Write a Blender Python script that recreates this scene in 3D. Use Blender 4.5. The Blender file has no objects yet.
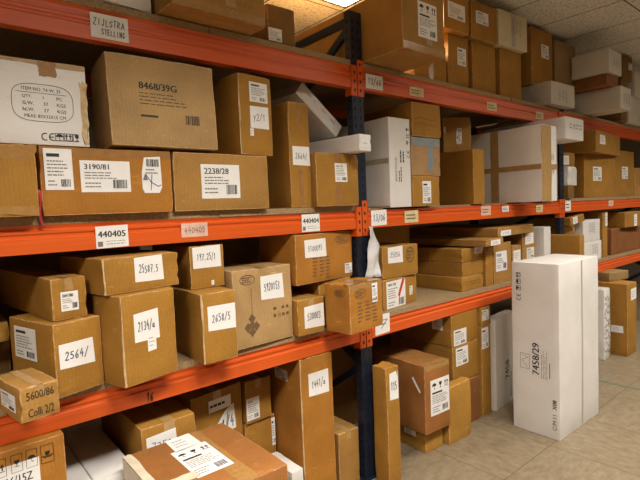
import bpy, bmesh, math, random
from mathutils import Vector, Matrix, Euler

scene = bpy.context.scene
COL = scene.collection
PI = math.pi

# ------------------------------------------------------------------ render look
scene.view_settings.view_transform = 'Standard'
scene.view_settings.look = 'None'
scene.view_settings.gamma = 1.0
scene.view_settings.use_curve_mapping = False
scene.view_settings.exposure = EXPOSURE = 0.95
try:
    scene.cycles.use_denoising = True
    scene.cycles.max_bounces = 8
    scene.cycles.diffuse_bounces = 5
except Exception:
    pass

# ------------------------------------------------------------------ materials
MATS = {}


def new_mat(name):
    m = bpy.data.materials.new(name)
    m.use_nodes = True
    nt = m.node_tree
    b = nt.nodes['Principled BSDF']
    MATS[name] = m
    return m, nt, b


def N(nt, kind, **kw):
    n = nt.nodes.new(kind)
    for k, v in kw.items():
        if k in n.inputs:
            n.inputs[k].default_value = v
        else:
            setattr(n, k, v)
    return n


def ramp(nt, fac, stops):
    r = nt.nodes.new('ShaderNodeValToRGB')
    e = r.color_ramp.elements
    while len(e) < len(stops):
        e.new(0.5)
    for el, (p, c) in zip(e, stops):
        el.position = p
        el.color = (*c, 1)
    nt.links.new(fac, r.inputs['Fac'])
    return r.outputs['Color']


def mix(nt, a, b, fac, mode='MULTIPLY'):
    n = nt.nodes.new('ShaderNodeMix')
    n.data_type = 'RGBA'
    n.blend_type = mode
    if isinstance(fac, float):
        n.inputs[0].default_value = fac
    else:
        nt.links.new(fac, n.inputs[0])
    for s, v in ((6, a), (7, b)):
        if isinstance(v, tuple):
            n.inputs[s].default_value = (*v, 1)
        else:
            nt.links.new(v, n.inputs[s])
    return n.outputs[2]


def coords(nt, scale=(1, 1, 1), rnd=True):
    """object coordinates, shifted by a random amount per object"""
    tc = nt.nodes.new('ShaderNodeTexCoord')
    mp = nt.nodes.new('ShaderNodeMapping')
    mp.inputs['Scale'].default_value = scale
    nt.links.new(tc.outputs['Object'], mp.inputs['Vector'])
    if rnd:
        oi = nt.nodes.new('ShaderNodeObjectInfo')
        mu = N(nt, 'ShaderNodeMath', operation='MULTIPLY')
        mu.inputs[1].default_value = 37.0
        nt.links.new(oi.outputs['Random'], mu.inputs[0])
        cb = nt.nodes.new('ShaderNodeCombineXYZ')
        for i in range(3):
            nt.links.new(mu.outputs[0], cb.inputs[i])
        nt.links.new(cb.outputs[0], mp.inputs['Location'])
    return mp.outputs['Vector']


def noise(nt, vec, scale, detail=3.0, rough=0.55):
    n = N(nt, 'ShaderNodeTexNoise')
    n.inputs['Scale'].default_value = scale
    n.inputs['Detail'].default_value = detail
    n.inputs['Roughness'].default_value = rough
    nt.links.new(vec, n.inputs['Vector'])
    return n.outputs['Fac']


def bump(nt, b, height, strength, dist=0.002):
    n = nt.nodes.new('ShaderNodeBump')
    n.inputs['Strength'].default_value = strength
    n.inputs['Distance'].default_value = dist
    nt.links.new(height, n.inputs['Height'])
    nt.links.new(n.outputs['Normal'], b.inputs['Normal'])


def cardboard(name, base, rough=0.72):
    m, nt, b = new_mat(name)
    v = coords(nt)
    blot = noise(nt, v, 5.0, 4.0)
    c1 = ramp(nt, blot, [(0.25, tuple(x * 0.78 for x in base)), (0.75, tuple(min(1, x * 1.15) for x in base))])
    fine = noise(nt, v, 160.0, 2.0)
    c2 = ramp(nt, fine, [(0.3, (0.86, 0.85, 0.82)), (0.7, (1.06, 1.05, 1.04))])
    c = mix(nt, c1, c2, 1.0)
    # flutes of the corrugated board, running up the sides
    w = N(nt, 'ShaderNodeTexWave', wave_type='BANDS', bands_direction='DIAGONAL')
    w.inputs['Scale'].default_value = 45.0
    w.inputs['Distortion'].default_value = 1.2
    fv = coords(nt, (1, 1, 0.02))
    nt.links.new(fv, w.inputs['Vector'])
    c3 = ramp(nt, w.outputs['Fac'], [(0.0, (0.93, 0.92, 0.9)), (1.0, (1.03, 1.03, 1.03))])
    c = mix(nt, c, c3, 0.6)
    # scuffs: paler rubbed streaks
    sv = coords(nt, (1.0, 1.0, 3.0))
    sc = noise(nt, sv, 9.0, 6.0, 0.7)
    sf = ramp(nt, sc, [(0.62, (0, 0, 0)), (0.72, (1, 1, 1))])
    pale = tuple(min(1.0, x * 1.25 + 0.02) for x in base)
    c = mix(nt, c, pale, sf, 'MIX')
    nt.links.new(c, b.inputs['Base Color'])
    b.inputs['Roughness'].default_value = rough
    b.inputs['Specular IOR Level'].default_value = 0.25
    dents = noise(nt, v, 11.0, 3.0, 0.5)
    hm = N(nt, 'ShaderNodeMath', operation='MULTIPLY_ADD')
    nt.links.new(w.outputs['Fac'], hm.inputs[0])
    hm.inputs[1].default_value = 0.06
    nt.links.new(dents, hm.inputs[2])
    bump(nt, b, hm.outputs[0], 0.22, 0.008)
    return m


TONES = {
    'mid': (0.375, 0.186, 0.031), 'orange': (0.415, 0.178, 0.028), 'tan': (0.390, 0.208, 0.054),
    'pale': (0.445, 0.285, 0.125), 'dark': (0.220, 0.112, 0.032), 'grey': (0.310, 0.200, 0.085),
    'red': (0.250, 0.098, 0.030), 'redtan': (0.330, 0.135, 0.036), 'yellow': (0.450, 0.235, 0.042),
    'pink': (0.400, 0.240, 0.115),
}
for k, c in TONES.items():
    cardboard('cardboard_' + k, c)
    # rubbed fold edges of the same board
    m, nt, b = new_mat('worn_' + k)
    n = noise(nt, coords(nt), 38.0, 4.0, 0.7)
    col = ramp(nt, n, [(0.42, c), (0.66, tuple(min(1, x * 1.15 + .13) for x in c))])
    nt.links.new(col, b.inputs['Base Color'])
    b.inputs['Roughness'].default_value = 0.7


def carton(name, base, dirt=0.5):
    m, nt, b = new_mat(name)
    v = coords(nt)
    n1 = noise(nt, v, 4.0, 5.0, 0.6)
    c = ramp(nt, n1, [(0.3, tuple(x * 0.88 for x in base)), (0.7, base)])
    sv = coords(nt, (1.0, 1.0, 2.5))
    n2 = noise(nt, sv, 14.0, 6.0, 0.72)
    f = ramp(nt, n2, [(0.60, (0, 0, 0)), (0.80, (dirt, dirt, dirt))])
    c = mix(nt, c, tuple(x * 0.62 for x in base), f, 'MIX')
    nt.links.new(c, b.inputs['Base Color'])
    b.inputs['Roughness'].default_value = 0.55
    bump(nt, b, n1, 0.1, 0.004)
    return m


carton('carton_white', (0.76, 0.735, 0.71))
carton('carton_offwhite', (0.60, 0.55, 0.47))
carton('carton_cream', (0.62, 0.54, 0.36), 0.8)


def plain(name, col, rough=0.6, metal=0.0, n_scale=25.0, var=0.12, spec=0.5, bmp=0.0):
    m, nt, b = new_mat(name)
    v = coords(nt)
    n = noise(nt, v, n_scale, 4.0)
    c = ramp(nt, n, [(0.3, tuple(x * (1 - var) for x in col)), (0.7, tuple(min(1, x * (1 + var)) for x in col))])
    nt.links.new(c, b.inputs['Base Color'])
    b.inputs['Roughness'].default_value = rough
    b.inputs['Metallic'].default_value = metal
    b.inputs['Specular IOR Level'].default_value = spec
    if bmp:
        bump(nt, b, n, bmp, 0.003)
    return m


plain('tape_brown', (0.33, 0.165, 0.055), 0.22, bmp=0.15)
plain('tape_tan', (0.40, 0.245, 0.095), 0.30, bmp=0.15)
plain('tape_clear', (0.37, 0.20, 0.065), 0.14, bmp=0.5, n_scale=60)
plain('tape_white', (0.66, 0.58, 0.44), 0.5)
plain('tape_blue', (0.24, 0.28, 0.30), 0.35)
plain('tape_grey', (0.42, 0.37, 0.27), 0.4)
plain('paper', (0.80, 0.79, 0.78), 0.6, var=0.03)
plain('paper_yellow', (0.66, 0.54, 0.30), 0.6)
plain('paper_pink', (0.72, 0.45, 0.36), 0.6)
plain('ink_black', (0.02, 0.018, 0.016), 0.6)
plain('ink_grey', (0.20, 0.18, 0.165), 0.6)
plain('ink_blue', (0.05, 0.08, 0.24), 0.5)
plain('ink_pen', (0.05, 0.055, 0.095), 0.5)
plain('ink_faded', (0.15, 0.085, 0.04), 0.6)
plain('ink_red', (0.55, 0.05, 0.04), 0.5)
plain('ink_purple', (0.16, 0.08, 0.28), 0.5)
plain('ink_brown', (0.055, 0.030, 0.016), 0.6)
plain('rubbed_edge', (0.52, 0.37, 0.20), 0.7, var=0.25, n_scale=40)
plain('plastic_wrap', (0.74, 0.72, 0.70), 0.25, bmp=0.6, n_scale=18)
plain('plastic_sheet', (0.62, 0.61, 0.62), 0.3, bmp=0.5, n_scale=14)
plain('strap_red', (0.50, 0.045, 0.055), 0.5)
plain('rack_blue', (0.008, 0.014, 0.030), 0.4, n_scale=12, var=0.3)
plain('slot_dark', (0.006, 0.006, 0.008), 0.8)
plain('lamp_frame', (0.04, 0.04, 0.045), 0.4)
plain('wall_paint', (0.20, 0.15, 0.10), 0.8)
plain('line_green', (0.05, 0.16, 0.09), 0.6)

# orange painted steel with rubbed scratches
m, nt, b = new_mat('rack_orange')
v = coords(nt, (0.35, 6.0, 22.0), rnd=False)
n1 = noise(nt, v, 3.0, 5.0, 0.6)
c = ramp(nt, n1, [(0.3, (0.58, 0.082, 0.010)), (0.7, (0.71, 0.112, 0.013))])
v2 = coords(nt, (0.5, 4.0, 40.0), rnd=False)
n2 = noise(nt, v2, 5.0, 6.0, 0.75)
f = ramp(nt, n2, [(0.70, (0, 0, 0)), (0.76, (0.6, 0.6, 0.6))])
c = mix(nt, c, (0.74, 0.34, 0.20), f, 'MIX')
nt.links.new(c, b.inputs['Base Color'])
b.inputs['Roughness'].default_value = 0.38

# chipboard decking
m, nt, b = new_mat('chipboard')
v = coords(nt, rnd=False)
n1 = noise(nt, v, 90.0, 4.0, 0.7)
c = ramp(nt, n1, [(0.3, (0.20, 0.125, 0.055)), (0.7, (0.42, 0.29, 0.15))])
nt.links.new(c, b.inputs['Base Color'])
b.inputs['Roughness'].default_value = 0.8
bump(nt, b, n1, 0.3, 0.002)


def grid_lines(nt, pos_socket, axis, period, offset, width):
    """1 on thin joint lines of a grid along one axis, else 0"""
    sx = nt.nodes.new('ShaderNodeSeparateXYZ')
    nt.links.new(pos_socket, sx.inputs[0])
    a = N(nt, 'ShaderNodeMath', operation='SUBTRACT')
    nt.links.new(sx.outputs[axis], a.inputs[0])
    a.inputs[1].default_value = offset - period * 60
    d = N(nt, 'ShaderNodeMath', operation='MODULO')
    nt.links.new(a.outputs[0], d.inputs[0])
    d.inputs[1].default_value = period
    l = N(nt, 'ShaderNodeMath', operation='LESS_THAN')
    nt.links.new(d.outputs[0], l.inputs[0])
    l.inputs[1].default_value = width
    return l.outputs[0]


# vinyl floor tiles with streaky marbling, direction alternating per tile
m, nt, b = new_mat('vinyl_floor')
tc = nt.nodes.new('ShaderNodeTexCoord')
pos = tc.outputs['Object']
ck = nt.nodes.new('ShaderNodeTexChecker')
ck.inputs['Scale'].default_value = 1 / 0.6
mp0 = nt.nodes.new('ShaderNodeMapping')
mp0.inputs['Location'].default_value = (-3.19 / 0.6, 0.57 / 0.6, 0.5)
mp0.inputs['Scale'].default_value = (1 / 0.6, 1 / 0.6, 0.0)
nt.links.new(pos, mp0.inputs['Vector'])
ck.inputs['Scale'].default_value = 1.0
nt.links.new(mp0.outputs['Vector'], ck.inputs['Vector'])
ck.inputs['Color1'].default_value = (0, 0, 0, 1)
ck.inputs['Color2'].default_value = (1, 1, 1, 1)
va = coords(nt, (5.0, 10.0, 1.0), rnd=False)
vb = coords(nt, (10.0, 5.0, 1.0), rnd=False)
na = noise(nt, va, 2.2, 6.0, 0.65)
nb = noise(nt, vb, 2.2, 6.0, 0.65)
stre = mix(nt, na, nb, ck.outputs['Fac'], 'MIX')
c = ramp(nt, stre, [(0.30, (0.175, 0.132, 0.080)), (0.52, (0.240, 0.187, 0.120)), (0.75, (0.295, 0.236, 0.160))])
big = noise(nt, coords(nt, rnd=False), 1.3, 4.0)
c = mix(nt, c, ramp(nt, big, [(0.3, (0.88, 0.86, 0.83)), (0.7, (1.0, 1.0, 1.0))]), 1.0)
g1 = grid_lines(nt, pos, 0, 0.6, 3.19, 0.006)
g2 = grid_lines(nt, pos, 1, 0.6, -0.57, 0.006)
gm = N(nt, 'ShaderNodeMath', operation='MAXIMUM')
nt.links.new(g1, gm.inputs[0])
nt.links.new(g2, gm.inputs[1])
c = mix(nt, c, (0.11, 0.082, 0.05), gm.outputs[0], 'MIX')
nt.links.new(c, b.inputs['Base Color'])
b.inputs['Roughness'].default_value = 0.42
b.inputs['Specular IOR Level'].default_value = 0.35

# mineral fibre ceiling tiles
m, nt, b = new_mat('ceiling_tile')
tc = nt.nodes.new('ShaderNodeTexCoord')
pos = tc.outputs['Object']
v = coords(nt, rnd=False)
n1 = noise(nt, v, 42.0, 5.0, 0.8)
c = ramp(nt, n1, [(0.36, (0.36, 0.34, 0.29)), (0.50, (0.74, 0.71, 0.65)), (0.70, (0.84, 0.81, 0.75))])
g1 = grid_lines(nt, pos, 0, 0.6, 2.80, 0.012)
g2 = grid_lines(nt, pos, 1, 1.5, -0.57, 0.012)
gm = N(nt, 'ShaderNodeMath', operation='MAXIMUM')
nt.links.new(g1, gm.inputs[0])
nt.links.new(g2, gm.inputs[1])
c = mix(nt, c, (0.07, 0.06, 0.045), gm.outputs[0], 'MIX')
nt.links.new(c, b.inputs['Base Color'])
b.inputs['Roughness'].default_value = 0.9
bump(nt, b, n1, 0.4, 0.004)

# lamp diffuser
m, nt, b = new_mat('lamp_diffuser')
b.inputs['Base Color'].default_value = (0.9, 0.9, 0.9, 1)
b.inputs['Emission Color'].default_value = (1.0, 0.90, 0.74, 1)
b.inputs['Emission Strength'].default_value = 2.6
m, nt, b = new_mat('lamp_diffuser_rear')
b.inputs['Base Color'].default_value = (0.9, 0.9, 0.9, 1)
b.inputs['Emission Color'].default_value = (1.0, 0.86, 0.62, 1)
b.inputs['Emission Strength'].default_value = 9.0


# ------------------------------------------------------------------ object helpers
def link(name, me, mats, parent=None, loc=None, rot=None):
    o = bpy.data.objects.new(name, me)
    COL.objects.link(o)
    for mm in (mats if isinstance(mats, (list, tuple)) else [mats]):
        me.materials.append(MATS[mm])
    if parent is not None:
        o.parent = parent
    if loc is not None:
        o.location = loc
    if rot is not None:
        o.rotation_euler = rot
    return o


def mesh_from(name, verts, faces, mi=None, smooth=False):
    me = bpy.data.meshes.new(name)
    me.from_pydata([tuple(v) for v in verts], [], faces)
    if mi:
        me.polygons.foreach_set('material_index', mi)
    if smooth:
        me.polygons.foreach_set('use_smooth', [True] * len(me.polygons))
    me.update()
    return me


class MB:
    """collects boxes, prisms and bars into one mesh"""

    def __init__(self):
        self.v, self.f, self.m = [], [], []

    def poly(self, pts, mi=0):
        n = len(self.v)
        self.v += [tuple(p) for p in pts]
        self.f.append(list(range(n, n + len(pts))))
        self.m.append(mi)

    def box(self, x0, x1, y0, y1, z0, z1, mi=0):
        n = len(self.v)
        self.v += [(x, y, z) for x in (x0, x1) for y in (y0, y1) for z in (z0, z1)]
        for q in ((0, 1, 3, 2), (4, 6, 7, 5), (0, 4, 5, 1), (2, 3, 7, 6), (0, 2, 6, 4), (1, 5, 7, 3)):
            self.f.append([n + i for i in q])
            self.m.append(mi)

    def prism_x(self, prof, x0, x1, mi=0):
        """profile of (y, z) points run along x"""
        n, k = len(self.v), len(prof)
        self.v += [(x0, y, z) for y, z in prof] + [(x1, y, z) for y, z in prof]
        for i in range(k):
            j = (i + 1) % k
            self.f.append([n + i, n + j, n + k + j, n + k + i])
            self.m.append(mi)
        self.f.append([n + i for i in reversed(range(k))])
        self.f.append([n + k + i for i in range(k)])
        self.m += [mi, mi]

    def bar(self, a, b, w, t, mi=0):
        """rectangular bar from a to b in a plane of constant x"""
        a, b = Vector(a), Vector(b)
        d = (b - a).normalized()
        s = Vector((1, 0, 0))
        u = d.cross(s).normalized()
        n = len(self.v)
        for p in (a, b):
            for i, j in ((-1, -1), (1, -1), (1, 1), (-1, 1)):
                self.v.append(tuple(p + s * (i * t / 2) + u * (j * w / 2)))
        for q in ((0, 1, 2, 3), (7, 6, 5, 4), (0, 4, 5, 1), (1, 5, 6, 2), (2, 6, 7, 3), (3, 7, 4, 0)):
            self.f.append([n + i for i in q])
            self.m.append(mi)

    def build(self, name, mats, parent=None, bevel=0.0, **kw):
        me = mesh_from(name, self.v, self.f, self.m)
        bm = bmesh.new()
        bm.from_mesh(me)
        bmesh.ops.recalc_face_normals(bm, faces=bm.faces)
        if bevel:
            es = [e for e in bm.edges if len(e.link_faces) == 2 and e.calc_face_angle(0) > 0.7]
            bmesh.ops.bevel(bm, geom=es, offset=bevel, segments=1, affect='EDGES')
        bm.to_mesh(me)
        bm.free()
        return link(name, me, mats, parent, **kw)


def tag(o, label, cat, group=None):
    o['label'] = label
    o['category'] = cat
    if group:
        o['group'] = group


def structure(o):
    o['kind'] = 'structure'
    return o


# ------------------------------------------------------------------ lettering
_TXT = {}


def type_text(s):
    """printed lettering as triangles, scaled to unit height, origin bottom left"""
    if s in _TXT:
        return _TXT[s]
    cu = bpy.data.curves.new('lettering', 'FONT')
    cu.body = s
    cu.size = 1.0
    cu.resolution_u = 2
    o = bpy.data.objects.new('lettering', cu)
    COL.objects.link(o)
    dg = bpy.context.evaluated_depsgraph_get()
    me = o.evaluated_get(dg).to_mesh()
    vs = [(v.co.x, v.co.y) for v in me.vertices]
    fs = [tuple(p.vertices) for p in me.polygons]
    o.evaluated_get(dg).to_mesh_clear()
    bpy.data.objects.remove(o)
    bpy.data.curves.remove(cu)
    x0 = min(v[0] for v in vs); x1 = max(v[0] for v in vs)
    y0 = min(v[1] for v in vs); y1 = max(v[1] for v in vs)
    h = max(y1 - y0, 1e-3)
    out = ([((x - x0) / h, (y - y0) / h) for x, y in vs], fs, (x1 - x0) / h)
    _TXT[s] = out
    return out


GLYPH = {
    '0': [[(.5, 1), (.15, .75), (.15, .25), (.5, 0), (.85, .25), (.85, .75), (.5, 1)]],
    '1': [[(.25, .75), (.5, 1), (.5, 0)]],
    '2': [[(.12, .8), (.45, 1), (.8, .8), (.7, .5), (.12, 0), (.88, .02)]],
    '3': [[(.15, .92), (.6, 1), (.8, .75), (.45, .52), (.85, .3), (.55, 0), (.12, .1)]],
    '4': [[(.55, 1), (.12, .4), (.88, .4)], [(.68, .65), (.66, 0)]],
    '5': [[(.85, 1), (.25, .98), (.2, .58), (.6, .6), (.85, .3), (.55, 0), (.12, .08)]],
    '6': [[(.75, 1), (.25, .6), (.15, .25), (.45, 0), (.8, .2), (.6, .5), (.2, .35)]],
    '7': [[(.1, 1), (.88, 1), (.4, 0)], [(.35, .5), (.78, .52)]],
    '8': [[(.5, .52), (.2, .78), (.5, 1), (.8, .78), (.5, .52), (.15, .25), (.5, 0), (.85, .25), (.5, .52)]],
    '9': [[(.8, .75), (.5, .5), (.2, .75), (.5, 1), (.8, .75), (.7, 0)]],
    '/': [[(.1, -.15), (.9, 1.15)]],
    '.': [[(.4, 0), (.55, .06)]],
    'a': [[(.8, .5), (.3, .5), (.2, .1), (.6, .05), (.8, .5), (.85, 0)]],
    'k': [[(.2, 1), (.2, 0)], [(.8, .6), (.2, .3), (.85, 0)]],
    'y': [[(.15, .6), (.5, .2)], [(.85, .6), (.3, -.3)]],
    'Z': [[(.1, 1), (.9, 1), (.1, 0), (.9, 0)]],
    'I': [[(.5, 1), (.5, 0)]],
    'J': [[(.7, 1), (.7, .15), (.4, 0), (.15, .2)]],
    'L': [[(.2, 1), (.2, 0), (.85, 0)]],
    'S': [[(.85, .9), (.45, 1), (.15, .75), (.8, .3), (.5, 0), (.12, .1)]],
    'T': [[(.05, 1), (.95, 1)], [(.5, 1), (.5, 0)]],
    'R': [[(.15, 0), (.15, 1), (.75, .85), (.7, .55), (.15, .45), (.9, 0)]],
    'A': [[(.05, 0), (.5, 1), (.95, 0)], [(.25, .4), (.75, .4)]],
    'E': [[(.85, 1), (.15, 1), (.15, 0), (.85, 0)], [(.15, .5), (.7, .5)]],
    'N': [[(.15, 0), (.15, 1), (.85, 0), (.85, 1)]],
    'G': [[(.85, .85), (.45, 1), (.12, .5), (.5, 0), (.85, .3), (.55, .4)]],
    'x': [[(.1, .7), (.9, 0)], [(.9, .7), (.1, 0)]],
}


class Ink:
    """flat polygons (u, v) with a material slot each"""

    def __init__(self):
        self.p = []
        self.g = 0

    def poly(self, pts, m=1):
        self.p.append((pts, m, self.g))

    def rect(self, u0, v0, u1, v1, m=1):
        self.poly([(u0, v0), (u1, v0), (u1, v1), (u0, v1)], m)

    def frame(self, u0, v0, u1, v1, t, m=1):
        self.rect(u0, v0, u1, v0 + t, m)
        self.rect(u0, v1 - t, u1, v1, m)
        self.rect(u0, v0 + t, u0 + t, v1 - t, m)
        self.rect(u1 - t, v0 + t, u1, v1 - t, m)

    def line(self, pts, t, m=1):
        for (a, b), (c, d) in zip(pts[:-1], pts[1:]):
            dx, dy = c - a, d - b
            L = math.hypot(dx, dy) or 1e-6
            nx, ny = -dy / L * t / 2, dx / L * t / 2
            ex, ey = dx / L * t * .3, dy / L * t * .3
            self.poly([(a - nx - ex, b - ny - ey), (c - nx + ex, d - ny + ey), (c + nx + ex, d + ny + ey), (a + nx - ex, b + ny - ey)], m)

    def typed(self, s, u, v, h, m=1, wmax=None, rot=False, bold=0.0):
        vs, fs, w = type_text(s)
        sx = h
        if wmax and w * h > wmax:
            sx = wmax / w
        for f in fs:
            for off in ((0, 0), (bold, 0)) if bold else ((0, 0),):
                if rot:
                    self.poly([(u - vs[i][1] * h, v + vs[i][0] * sx + off[0]) for i in f], m)
                else:
                    self.poly([(u + vs[i][0] * sx + off[0], v + vs[i][1] * h) for i in f], m)
        return w * sx

    def hand(self, s, u, v, h, w, rnd, m=1, t=None, slope=0.0):
        """handwriting that fills a box of w x h"""
        n = max(1, len(s))
        cw = w / n
        t = t or h * 0.085
        for i, ch in enumerate(s):
            g = GLYPH.get(ch)
            if not g:
                continue
            jy = rnd.uniform(-.06, .06) * h + slope * i * cw
            sh = rnd.uniform(.88, 1.05) * h
            for st in g:
                pts = [(u + cw * (i + .06 + a * .84) + .12 * b * cw + rnd.uniform(-.03, .03) * cw, v + jy + b * sh + rnd.uniform(-.02, .02) * h) for a, b in st]
                self.line(pts, t, m)

    def lines(self, u0, v0, u1, v1, n, rnd, m=1, fill=.35):
        """small print: rows of short word blocks too small to read"""
        dv = (v1 - v0) / n
        for i in range(n):
            v = v1 - dv * (i + .5)
            u = u0
            end = u0 + (u1 - u0) * rnd.uniform(.65, 1.0)
            while u < end:
                w = min((u1 - u0) * rnd.uniform(.07, .2), end - u)
                self.rect(u, v - dv * fill / 2, u + w, v + dv * fill / 2, m)
                u += w + (u1 - u0) * .03

    def bars(self, u0, v0, u1, v1, rnd, m=1, n=11):
        du = (u1 - u0) / n
        for i in range(n):
            a = u0 + du * (i + rnd.uniform(0, .25))
            self.rect(a, v0, a + du * rnd.uniform(.35, .75), v1, m)

    def ellipse(self, cu, cv, a, b, t, m=1, n=28, p=1.0):
        pts = []
        for i in range(n + 1):
            x, y = math.cos(2 * PI * i / n), math.sin(2 * PI * i / n)
            pts.append((cu + a * math.copysign(abs(x) ** p, x), cv + b * math.copysign(abs(y) ** p, y)))
        self.line(pts, t, m)

    def disc(self, cu, cv, a, b, m=1, n=14):
        self.poly([(cu + a * math.cos(2 * PI * i / n), cv + b * math.sin(2 * PI * i / n)) for i in range(n)], m)

    # handling symbols
    def glass(self, u, v, s, m=1):
        self.poly([(u + .2 * s, v + .9 * s), (u + .28 * s, v + .5 * s), (u + .46 * s, v + .4 * s), (u + .54 * s, v + .4 * s), (u + .72 * s, v + .5 * s), (u + .8 * s, v + .9 * s)], m)
        self.rect(u + .46 * s, v + .15 * s, u + .54 * s, v + .4 * s, m)
        self.rect(u + .28 * s, v + .08 * s, u + .72 * s, v + .15 * s, m)

    def umbrella(self, u, v, s, m=1):
        self.poly([(u + s * (.5 + .42 * math.cos(a * PI / 8)), v + s * (.5 + .4 * math.sin(a * PI / 8))) for a in range(9)], m)
        self.rect(u + .47 * s, v + .1 * s, u + .53 * s, v + .5 * s, m)
        self.line([(u + .5 * s, v + .12 * s), (u + .6 * s, v + .06 * s), (u + .68 * s, v + .15 * s)], .06 * s, m)

    def arrows(self, u, v, s, m=1):
        for k in (.28, .72):
            self.poly([(u + (k - .2) * s, v + .6 * s), (u + (k + .2) * s, v + .6 * s), (u + k * s, v + .95 * s)], m)
            self.rect(u + (k - .06) * s, v + .2 * s, u + (k + .06) * s, v + .6 * s, m)
        self.rect(u + .06 * s, v + .06 * s, u + .94 * s, v + .13 * s, m)

    def hands(self, u, v, s, m=1):
        self.rect(u + .3 * s, v + .35 * s, u + .7 * s, v + .75 * s, m)
        self.line([(u + .08 * s, v + .3 * s), (u + .3 * s, v + .15 * s), (u + .5 * s, v + .22 * s), (u + .7 * s, v + .15 * s), (u + .92 * s, v + .3 * s)], .12 * s, m)

    def ce(self, u, v, s, m=1):
        for k in (0, 1):
            cu = u + s * (.5 + .95 * k)
            pts = [(cu + .45 * s * math.cos(a), v + .5 * s + .48 * s * math.sin(a)) for a in [PI * (.38 + .124 * i) for i in range(11)]]
            self.line(pts, .14 * s, m)
            if k:
                self.line([(cu - .42 * s, v + .5 * s), (cu + .05 * s, v + .5 * s)], .14 * s, m)


def turned(src, W, dst):
    """turn a layout a quarter to the left into a column W wide"""
    for pts, m, g in src.p:
        dst.g = g
        dst.poly([(W - y, x) for x, y in pts], m)


INKS = ['paper', 'ink_black', 'ink_blue', 'ink_red', 'ink_purple', 'ink_grey', 'ink_brown', 'paper_yellow', 'paper_pink', 'ink_pen', 'ink_faded']


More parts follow.
